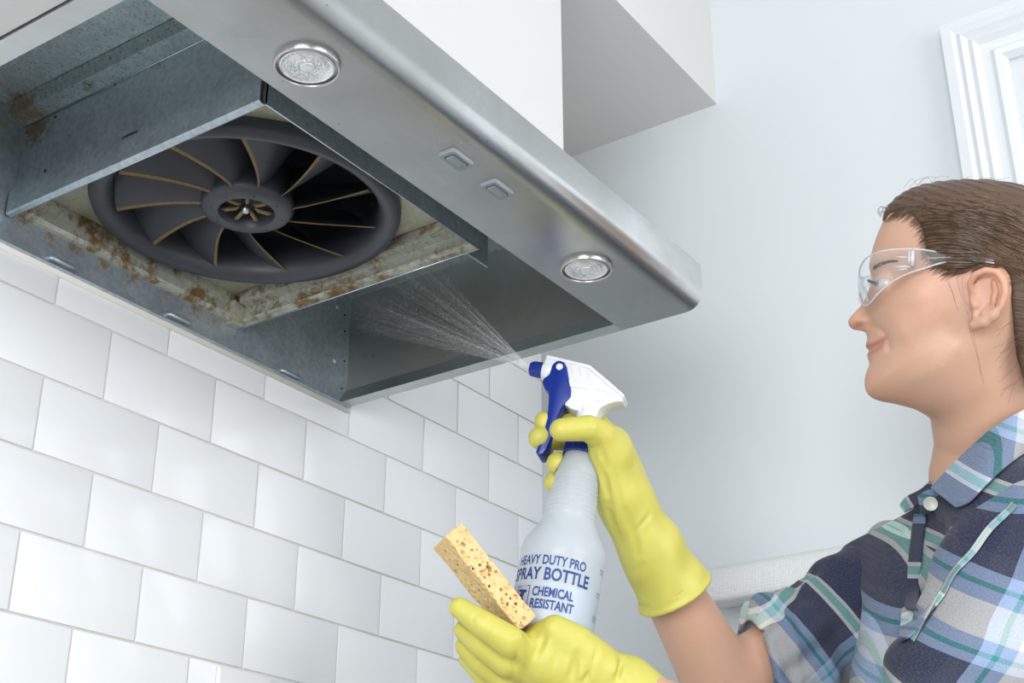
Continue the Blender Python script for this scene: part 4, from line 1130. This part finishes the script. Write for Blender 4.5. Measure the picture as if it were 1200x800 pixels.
gp = [  # x pixel, lateral y, top, bottom
    (1007.5, .000, 325, 343), (1008, .010, 323, 346), (1009.5, .020, 320.5, 354), (1012, .030, 318, 361), (1016.5, .040, 314.5, 365.5), (1023, .049, 311.5, 366), (1033, .0575, 309, 357), (1046, .064, 307.8, 347), (1060, .069, 307.8, 339.5), (1075, .0725, 308.5, 334)]
gt = [(1075, .0725, 308.5, 334), (1090, .0745, 310.5, 330), (1102, .0758, 312.8, 326.5), (1116, .0768, 315, 323.8), (1132, .0775, 317.5, 322.8), (1150, .0775, 319, 323.5), (1166, .0775, 320.5, 326)]
def gstrip(data, sgn, dense=6):
    D = crom(data, dense, False); rows = []
    for x, y, t0, b0 in D:
        r = []
        for k in range(7):
            v = k/6; py = t0+(b0-t0)*v; c = hp(x, py, 0); bow = .0022*math.sin(v*PI)
            r.append(h3(c[0], c[1], (y+bow)*sgn)-eR*bow*.5)
        rows.append(r)
    return rows
def strip_mesh(rows, mb, flip=False):
    n = len(rows[0]); vs = [p for r in rows for p in r]
    fs = [(i*n+j, i*n+j+1, (i+1)*n+j+1, (i+1)*n+j) for i in range(len(rows)-1) for j in range(n-1)]
    mb.add(vs, [f[::-1] for f in fs] if flip else fs)
rowsL = gstrip(gp, 1); rowsR = gstrip(gp, -1); full = rowsR[::-1]+rowsL[1:]
b = MB(); strip_mesh(full, b); ln = b.build('lens', M['lens'], gl, smooth=True)
b = MB(); b.tube([r[0] for r in full], .0009, 6); b.tube([r[-1] for r in full], .0009, 6); b.build('lens_rim', M['lens_edge'], ln, smooth=True)
for sgn in (1, -1):
    rw = gstrip(gt, sgn); b = MB(); strip_mesh(rw, b); te = b.build('temple', M['lens'], gl, smooth=True)
    b = MB(); b.tube([r[0] for r in rw], .0010, 6); b.tube([r[-1] for r in rw], .0010, 6); b.build('temple_rim', M['lens_edge'], te, smooth=True)
    def gpt(px, py, y): c = hp(px, py, 0); return h3(c[0], c[1], y*sgn)
    b = MB(); b.tube([gpt(1075, 311, .0745), gpt(1074, 328, .0745)], .0022, 8); b.tube([gpt(1071, 311, .074), gpt(1070.5, 327, .074)], .0013, 8)
    b.tube([gpt(1056, 317, .0705), gpt(1070, 318, .0735)], .0008, 6); b.tube([gpt(1054, 328, .0695), gpt(1072, 328.5, .0735)], .0012, 6); b.tube([gpt(1056, 331, .0695), gpt(1068, 331.5, .073)], .0008, 6)
    b.build('hinge', M['lens_edge'], te, smooth=True)
b = MB(); b.tube([h3(*hp(1014.5, 338), .012), h3(*hp(1017, 348), .014), h3(*hp(1019, 358), .019)], .0013, 6); b.build('nose_pad', M['lens_edge'], ln, smooth=True)

# ================================================================== GLOVES
def glovemat():
    t = NT('yellow_rubber'); c = t.coord('Object')
    n1 = t.noise(c, 14, 3); v = t.noise(c, 120, 3)
    t.bump(t.noise(c, 55, 3, .55, .4), .22, .003)
    t.set(Base_Color=t.mix(n1, (.53, .49, .085), (.61, .565, .13)), Roughness=.46, Subsurface_Weight=.12, Subsurface_Radius=(.008, .006, .001), Subsurface_Scale=.5); return t.mat
M['glove'] = glovemat()
def A(*l): return [at(*p) for p in l]
gR = {
 'thumb': (A((716, 532, 1.440), (705, 511, 1.428), (690, 501.5, 1.418), (657.5, 503.5, 1.412)), [.0190, .0156, .0134, .0116]),
 'index': (A((714, 516, 1.462), (700, 498, 1.490), (662, 494, 1.494), (638, 493.5, 1.474)), [.0150, .0130, .0118, .0104]),
 'middle': (A((717, 530, 1.475), (702, 516, 1.498), (662, 515, 1.494), (632.5, 513, 1.463)), [.0150, .0132, .0122, .0120]),
 'ring': (A((720, 548, 1.478), (706, 548, 1.500), (668, 552, 1.495), (654, 543, 1.449)), [.0150, .0128, .0120, .0122]),
 'pinky': (A((723, 566, 1.475), (712, 572, 1.495), (668, 576, 1.488), (649.5, 565, 1.456)), [.0140, .0120, .0110, .0106])}
WR = at(735, 592, 1.462); CUFR = at(791, 695, 1.478); CAX = nrm(CUFR-WR)
def bottle_d(p):                                          # keeps the fingers outside the bottle
    q = p-P0; v = q@UB; r = np.linalg.norm(q-v[:, None]*UB, axis=1)
    R_ = np.interp(-v, [-.03, -.02, 0, .010, .024, .07, .081, .109, .2], [.010, .0168, .0176, .0186, .0225, .0268, .0305, .043, .043]); return r-R_
def fold(p, pts, w):                                      # crease field
    return None
def crease(p, a, b_, w, dep):
    ab = b_-a; t = np.clip(((p-a)@ab)/(ab@ab), 0, 1); dist = np.linalg.norm(p-a-t[:, None]*ab, axis=1); env = np.sin(np.clip(t, .08, .92)*PI)
    return env*dep*(np.exp(-(dist/w)**2)-.45*np.exp(-((dist-1.9*w)/(1.1*w))**2))
def march0(px, py, f, d0=1.2, d1=1.6, n=400):
    dd = np.linspace(d0, d1, n); P = CC+ray(px, py)[None]*dd[:, None]; v = f(P); i = np.nonzero(v < 0)[0]
    return at(px, py, dd[i[0]]) if len(i) else at(px, py, 1.4)
CRR = []; CRL = []
def gloveR(p):
    palm = chain(p, A((714, 525, 1.452), (726, 556, 1.462), (735, 592, 1.462)), [.0240, .0262, .0275])
    palm = smin(palm, chain(p, A((712, 540, 1.440), (722, 575, 1.446)), [.0180, .0205]), .015)
    d = palm
    for k in ('thumb', 'index', 'middle', 'ring', 'pinky'):
        e = chain(p, *gR[k]); d = smin(d, e, .009 if k == 'thumb' else .006)
    fore = chain(p, [WR, WR*.5+CUFR*.5, CUFR], [.0285, .0345, .0405])
    x = (p-WR)@CAX
    fore = fore+.0011*np.sin(x*110+14*((p-WR)@CU))+.0008*np.sin(((p-WR)@CR)*150+x*60)
    d = smin(d, fore, .012)
    d = np.maximum(d, (p-CUFR)@CAX)                       # cut at the cuff
    q = p-CUFR; h = q@CAX; rr_ = np.linalg.norm(q-h[:, None]*CAX, axis=1)
    d = smin(d, np.sqrt((rr_-.0405)**2+(h+.001)**2)-.0024, .003)
    d = np.maximum(d, -(np.maximum(rr_-.0365, -(h+.012))))    # hollow mouth
    for a, b_, w, dep in CRR:
        d = d+crease(p, a, b_, w, dep)
    return smax(d, -(bottle_d(p)-.0004), .0015)
def bounds(pts, m): P = np.array(pts); return P.min(0)-m, P.max(0)+m
CRR = [(march0(*u, gloveR), march0(*v, gloveR), w, dep) for u, v, w, dep in (
    ((694, 492), (693.5, 516), .0022, .0026), ((700, 517), (712, 548), .0026, .0024), ((705, 545), (716, 590), .0030, .0026), ((722, 560), (730, 602), .0028, .0016), ((713, 590), (728, 640), .0034, .0026),
    ((734, 598), (748, 650), .0034, .0018), ((742, 690), (752, 660), .0030, .0020), ((762, 600), (745, 622), .0028, .0014), ((672, 494), (670, 512), .0016, .0008), ((735, 520), (745, 548), .0030, .0010))]
lo, hi = bounds([q for k in gR for q in gR[k][0]]+[WR, CUFR], .05)
g1 = surf_obj('glove', gloveR, lo, hi, .0016, M['glove'], person, relax=1, slack=1.9)
g1['label'] = 'yellow rubber glove gripping the spray bottle'
# left hand: pinches the sponge
gL = {
 'index': (A((612, 764, 1.315), (596, 751, 1.302), (567, 732, 1.302), (538.5, 712, 1.312)), [.0165, .0150, .0128, .0100]),
 'middle': (A((612, 782, 1.325), (594, 775, 1.312), (566, 756, 1.314), (544, 738, 1.326)), [.0160, .0148, .0126, .0100]),
 'ring': (A((614, 800, 1.340), (592, 794, 1.326), (566, 777, 1.328), (545, 757, 1.338)), [.0155, .0140, .0120, .0096]),
 'pinky': (A((620, 818, 1.352), (596, 812, 1.340), (570, 794, 1.342), (548, 772, 1.350)), [.0145, .0125, .0108, .0086]),
 'thumb': (A((702, 782, 1.325), (676, 752, 1.318), (650, 737, 1.318), (629, 744, 1.330)), [.0210, .0160, .0135, .0110])}
WL = at(735, 806, 1.335); CUFL = at(845, 905, 1.290); CAL = nrm(CUFL-WL)
def gloveL(p):
    palm = chain(p, A((640, 775, 1.325), (690, 795, 1.330), (735, 806, 1.335)), [.0270, .0285, .0275])
    palm = smin(palm, chain(p, A((632, 800, 1.340), (690, 815, 1.340)), [.0240, .0250]), .015)
    palm = smin(palm, chain(p, A((655, 757, 1.322), (690, 775, 1.325)), [.0170, .0200]), .012)
    d = palm
    for k in ('index', 'middle', 'ring', 'pinky', 'thumb'):
        e = chain(p, *gL[k]); d = smin(d, e, .0040 if k != 'thumb' else .010)
    fore = chain(p, [WL, CUFL], [.0290, .0410])
    x = (p-WL)@CAL; fore = fore+.0011*np.sin(x*110+((p-WL)@CU)*80)
    d = smin(d, fore, .012)
    # drapery creases over the back of the hand
    for a, b_, w, dep in CRL:
        d = d+crease(p, a, b_, w, dep)
    d = np.maximum(d, (p-CUFL)@CAL)
    q = p-CUFL; h = q@CAL; rr_ = np.linalg.norm(q-h[:, None]*CAL, axis=1)
    d = smin(d, np.sqrt((rr_-.0410)**2+(h+.001)**2)-.0024, .003)
    d = np.maximum(d, -(np.maximum(rr_-.0368, -(h+.012))))
    q = (p-SCN)@RS.T; a = np.abs(q)-np.array([LL/2, WW/2, TT/2]); sb = np.linalg.norm(np.maximum(a, 0), axis=1)+np.minimum(a.max(1), 0)
    return smax(d, -(sb+.0008), .0015)
CRL = [(march0(*u, gloveL), march0(*v, gloveL), w, dep) for u, v, w, dep in (
    ((676, 768), (668, 798), .0036, .0032), ((727, 772), (721, 800), .0038, .0034), ((692, 784), (684, 800), .0026, .0026), ((598, 742), (622, 752), .0024, .0026), ((606, 752), (600, 795), .0034, .0022),
    ((640, 742), (628, 768), .0028, .0020), ((652, 756), (648, 785), .0028, .0014), ((700, 758), (694, 780), .0028, .0016), ((560, 718), (552, 730), .0018, .0008), ((580, 735), (574, 748), .0020, .0010))]
lo, hi = bounds([q for k in gL for q in gL[k][0]]+[WL, CUFL], .05)
g2 = surf_obj('glove', gloveL, lo, hi, .0016, M['glove'], person, relax=1, slack=1.9)
g2['label'] = 'yellow rubber glove holding the sponge'
# ================================================================== SHIRT
PER = .19
def plaidmat():
    t = NT('plaid_flannel'); uv = t.n('ShaderNodeUVMap', uv_map='cloth'); sp = t.n('ShaderNodeSeparateXYZ'); t.l(uv.outputs[0], sp.inputs[0])
    navy, grey, lb, wh, mint, teal = (.010, .014, .048), (.026, .031, .060), (.27, .36, .54), (.66, .66, .645), (.20, .47, .42), (.03, .24, .25)
    seq = [(0, navy), (.022, grey), (.036, lb), (.0465, teal), (.0510, lb), (.062, wh), (.090, lb), (.1000, teal), (.1045, lb), (.112, grey), (.149, wh), (.1525, mint), (.1610, wh), (.1645, navy)]
    st = [(p/PER, c) for p, c in seq]
    wp = t.noise(uv.outputs[0], 40, 2)
    cols = []
    for ax in (0, 1):
        q = t.math('ADD', t.math('DIVIDE', sp.outputs[ax], PER), t.math('MULTIPLY', t.math('SUBTRACT', wp, .5), .008))
        cols.append(t.ramp(t.math('FRACT', q), st, 'CONSTANT'))
    base = t.mix(.5, cols[0], cols[1])
    mp = t.n('ShaderNodeMapping'); t.l(uv.outputs[0], mp.inputs[0])
    nf = t.noise(mp.outputs[0], 900, 4, .7); nm = t.noise(mp.outputs[0], 120, 3)
    base = t.mix(t.ramp(nf, [(.48, 0.0), (.75, .16)]), base, (.55, .56, .62))
    base = t.mix(t.ramp(nf, [(.30, .35), (.50, 0.0)]), base, (.03, .035, .07))
    t.bump(t.math('ADD', nf, nm), .35, .0012)
    t.set(Base_Color=base, Roughness=.92, Sheen_Weight=.08, Sheen_Roughness=.5); return t.mat
M['plaid'] = plaidmat()
def planar(a, b_, u0, v0, dep=0.0, rel=0.0):
    a = np.array(a); b_ = np.array(b_)
    def f(V):
        q = V-CC; x = q@CR; y = q@CU; z = q@CF
        return np.stack([a[0]*x+a[1]*y+dep*(z-rel)-u0, b_[0]*x+b_[1]*y+dep*.6*(z-rel)-v0], 1)
    return f
uvN = planar((.79, -.61), (-.27, -.96), .4865-.049, .0916-.049, .08, 1.30)
uvT = planar((1, .10), (.06, -1), .4389-.015, .1936+.03-.157, .07, 1.42)
uvR = planar((.80, .60), (.60, -.80), .1086-.157+.19, .05, .10, 1.53)
def folds(p, axis, o, amp, k, w=3.0, ph=0.0):
    q = p-o; x = q@axis; y = q@CU; z = q@CR
    return amp*np.sin(x*k+w*np.sin(y*17+z*9+ph)+ph)+.5*amp*np.sin(x*k*1.9+2*np.sin(z*25+1.7*ph)+y*30)
def shirt_t(p):
    d = torso_d(p, .013)
    f = folds(p, nrm(ZV*.4+FP), SC_, .0036, 85, 2.5, .4)
    d = d+f
    d = np.maximum(d, (p-NB)@ZV+.004-np.clip(((p-NB)@CR)*.8, -.02, .03))
    d = np.maximum(d, -(np.linalg.norm(np.cross(p-NB, nrm(NB-at(1160, 520, 1.468))), axis=1)-.0625)*1.0)
    return np.maximum(d, (HIP-p)@ZV-.10)
shirt = surf_obj('shirt', shirt_t, *bounds([SC_, HIP-ZV*.11, SHL, SHR], .17), .0040, M['plaid'], person, uv=uvT, relax=1)
AXR = nrm(ELR-SHR); C1 = at(907, 688, 1.525); C2 = at(857, 800, 1.525)
nC = nrm(np.cross(C2-C1, CF)); nC = nC if nC@AXR > 0 else -nC
nC = nrm(nC*.55+AXR*.7); CPT = (C1+C2)/2
def sleeve_r(p):
    d = chain(p, [SHR-FP*.01, SHR*.5+ELR*.5, ELR+AXR*.02], [.066, .0615, .0600])
    d = d+folds(p, AXR, SHR, .0040, 105, 3.2, 1.1)
    h = (p-CPT)@nC
    qa = p-SHR; qa = qa-(qa@AXR)[:, None]*AXR; ang_ = np.arctan2(qa@CU, qa@np.cross(AXR, CU))
    d = d+(.0032*np.sin(ang_*7+h*22+.6)+.0018*np.sin(ang_*13-h*30))*np.clip((h+.11)/.07, 0, 1)
    d = d-.0035*np.clip((h+.034)/.006, 0, 1)-.002*np.sin(np.clip((h+.036)/.036, 0, 1)*PI)                 # turned-up cuff
    d = smax(d, h, .009)
    core = chain(p, [SHR, ELR+AXR*.05], [.056, .050])
    return smax(d, -np.maximum(core, -(h+.012)), .002)
s1 = surf_obj('sleeve', sleeve_r, *bounds([SHR, ELR, CPT], .09), .0026, M['plaid'], shirt, uv=uvR, relax=1)
AXL = nrm(ELL-SHL)
def sleeve_l(p):
    d = chain(p, [SC_+ZV*.034+LP*.03, SHL+ZV*.010, SHL*.5+ELL*.5, ELL], [.080, .087, .074, .063])
    fr_ = chain(p, [ELL, ELL*.45+WRL*.55], [.060, .052]); d = smin(d, fr_, .02)
    d = d+folds(p, nrm(AXL+CR*.5), SHL, .0034, 62, 2.6, .2)
    d = np.maximum(d, -(np.linalg.norm(np.cross(p-NB, nrm(NB-at(1160, 520, 1.468))), axis=1)-.0625))
    return d
s2 = surf_obj('sleeve', sleeve_l, *bounds([SC_, SHL, ELL, WRL], .10), .0030, M['plaid'], shirt, uv=uvN, relax=1)
def march(px, py, f, d0=1.1, d1=1.75, n=260):
    dd = np.linspace(d0, d1, n); P = CC+ray(px, py)[None]*dd[:, None]; v = f(P); i = np.nonzero(v < 0)[0]
    return dd[i[0]] if len(i) else None
def shirt_all(p): return np.minimum(np.minimum(shirt_t(p), sleeve_l(p)), sleeve_r(p))
def grid_patch(name, rows, mat, parent, th, uvf, uvp=None):
    R_ = [crom(r, 5, False) for r in rows]; R_ = np.array(R_)
    cols = np.array([crom(R_[:, j], 4, False) if len(rows) > 2 else np.linspace(R_[0, j], R_[1, j], 6) for j in range(R_.shape[1])])   # (j, k, 3)
    nj, nk = cols.shape[:2]; V = cols.reshape(-1, 3)
    F = [(j*nk+k, j*nk+k+1, (j+1)*nk+k+1, (j+1)*nk+k) for j in range(nj-1) for k in range(nk-1)]
    me = bpy.data.meshes.new(name); me.from_pydata((V-org(parent)).tolist(), [], F); me.update()
    l = me.uv_layers.new(name='cloth'); U = uvf(V) if uvp is None else np.array([(uvp[0]+(uvp[1]-uvp[0])*k/(nk-1), uvp[2]+(uvp[3]-uvp[2])*j/(nj-1)) for j in range(nj) for k in range(nk)]); li = np.zeros(len(me.loops), np.int32); me.loops.foreach_get('vertex_index', li); l.data.foreach_set('uv', U[li].astype(np.float32).ravel())
    o = link(name, me, mat, parent, True)
    m = o.modifiers.new('thickness', 'SOLIDIFY'); m.thickness = th; m.offset = 0
    m2 = o.modifiers.new('soft', 'BEVEL'); m2.width = th*.3; m2.segments = 2; m2.limit_method = 'ANGLE'
    return o
def onsh(px, py, off=.004, f=shirt_all, dflt=1.42):
    d = march(px, py, f); return at(px, py, (d if d else dflt)-off)
# collar: near leaf, far leaf, stand
top = [at(1091, 572, 1.408), at(1112, 549, 1.404), at(1140, 522, 1.396), at(1166, 500, 1.392), at(1200, 480, 1.395), at(1240, 466, 1.415)]
bot = [onsh(1121, 595, .010), onsh(1136, 588, .010), onsh(1156, 567, .010), onsh(1180, 546, .010), onsh(1206, 528, .010), onsh(1246, 514, .012)]
mid = [(a+b_)*.5-nrm(a-CC)*.006 for a, b_ in zip(top, bot)]
uvC = planar((.80, -.60), (-.30, -.95), .38, .02, .2, 1.4)
grid_patch('collar', [top, mid, bot], M['plaid'], shirt, .0024, uvC)
ft = [at(1054, 592, 1.455), at(1062, 582, 1.465), at(1082, 571, 1.475), at(1107, 544, 1.490)]
fb = [at(1060, 600, 1.440), at(1072, 594, 1.450), at(1090, 583, 1.460), at(1113, 560, 1.475)]
grid_patch('collar', [ft, fb], M['plaid'], shirt, .0024, uvT)
st_t = [at(1076, 580, 1.436), at(1092, 573, 1.420), at(1112, 580, 1.410), at(1130, 590, 1.404)]
st_b = [at(1079, 602, 1.430), at(1094, 603, 1.417), at(1112, 606, 1.408), at(1128, 606, 1.400)]
grid_patch('collar_stand', [st_t, st_b], M['plaid'], shirt, .0026, planar((1, .1), (.06, -1), .4389-.022, .08, .2, 1.42))
BC = at(1090.5, 590, 1.409); bn = nrm(CC-BC+CR*.15)
t = NT('pearl_button'); t.set(Base_Color=t.mix(t.noise(t.coord('Object'), 180, 3), (.50, .52, .44), (.66, .68, .60)), Roughness=.25)
b = MB(); b.lathe([(.0001, -.001), (.0060, -.001), (.0071, .0002), (.0069, .0016), (.0056, .0014), (.0050, .0008), (.0001, .0008)], BC, bn, n=28); bt = b.build('button', t.mat, shirt, auto=50)
b = MB()
for a in range(4): b.lathe([(.0001, .0011), (.0007, .0011), (.0008, .0006)], BC+nrm(np.cross(bn, ZV))*.0014*math.cos(a*PI/2+.78)+ZV*.0014*math.sin(a*PI/2+.78), bn, n=8)
b.build('thread', plain('button_thread', (.6, .6, .58), .8), bt)
# placket band down the front
pl_l = [onsh(1072, 602, .006), onsh(1068, 630, .006), onsh(1065, 660, .006), onsh(1063, 690, .006), onsh(1061, 715, .006)]
pl_r = [onsh(1085, 602, .006), onsh(1082, 630, .006), onsh(1079, 660, .006), onsh(1077, 690, .006), onsh(1075, 715, .006)]
grid_patch('placket', [pl_l, pl_r], M['plaid'], shirt, .003, None, (.166, .184, .10, .20))
pk_a = [onsh(1057, 714, .010), onsh(1075, 703, .009), onsh(1098, 699, .007)]
pk_b = [onsh(1054, 752, .010), onsh(1066, 745, .009), onsh(1078, 735, .007)]
grid_patch('pocket_flap', [pk_a, pk_b], M['plaid'], shirt, .0024, planar((.7, .7), (.7, -.7), .20, .10, .1, 1.4))
# folded edge where the near shoulder meets the front
ep = crom([(1188, 590), (1168, 611), (1142, 642), (1120, 669), (1101, 698), (1083, 727), (1067, 749)], 4, False)
ea, eb = [], []
for i, (x, y) in enumerate(ep):
    w = 3.4+1.0*math.sin(i*1.9); x += 2.6*math.sin(i*.9); ea.append(onsh(x-w*.75, y-w*.65, .0035)); eb.append(onsh(x+w*.75, y+w*.65, .0035))
def smooth3(P, n=3):
    P = np.array(P)
    for _ in range(n): P[1:-1] = .25*P[:-2]+.5*P[1:-1]+.25*P[2:]
    return P
ea, eb = smooth3(ea), smooth3(eb)
grid_patch('armhole_seam', [ea, (ea+eb)/2-CF*.003, eb], M['plaid'], shirt, .002, None, (.148, .166, .02, .22))
P = crom([onsh(x, y, -.0006) for x, y in ((1076, 746), (1110, 746), (1150, 749), (1200, 753))], 6, False); b = MB(); b.tube(P, .0012, 6); b.build('shoulder_seam', plain('seam_thread', (.16, .18, .24), .9), shirt, smooth=True)
# trousers below the frame
def trou(p):
    d = None
    for s in (-1, 1):
        hj = HIP+LP*.085*s-ZV*.06; kn = np.array([hj[0], hj[1], .50])+FP*.02; an = np.array([hj[0], hj[1], .085])-FP*.01
        e = chain(p, [HIP+LP*.07*s+ZV*.02, hj, kn, an], [.120, .108, .076, .062]); d = e if d is None else smin(d, e, .02)
    d = np.maximum(d, (p-HIP)@ZV-.06); return np.maximum(d, .06-p[:, 2])
surf_obj('trousers', trou, np.array([HIP[0]-.3, HIP[1]-.3, .04]), np.array([HIP[0]+.3, HIP[1]+.3, HIP[2]+.1]), .009, plain('dark_denim', (.03, .04, .07), .9), person, relax=1)
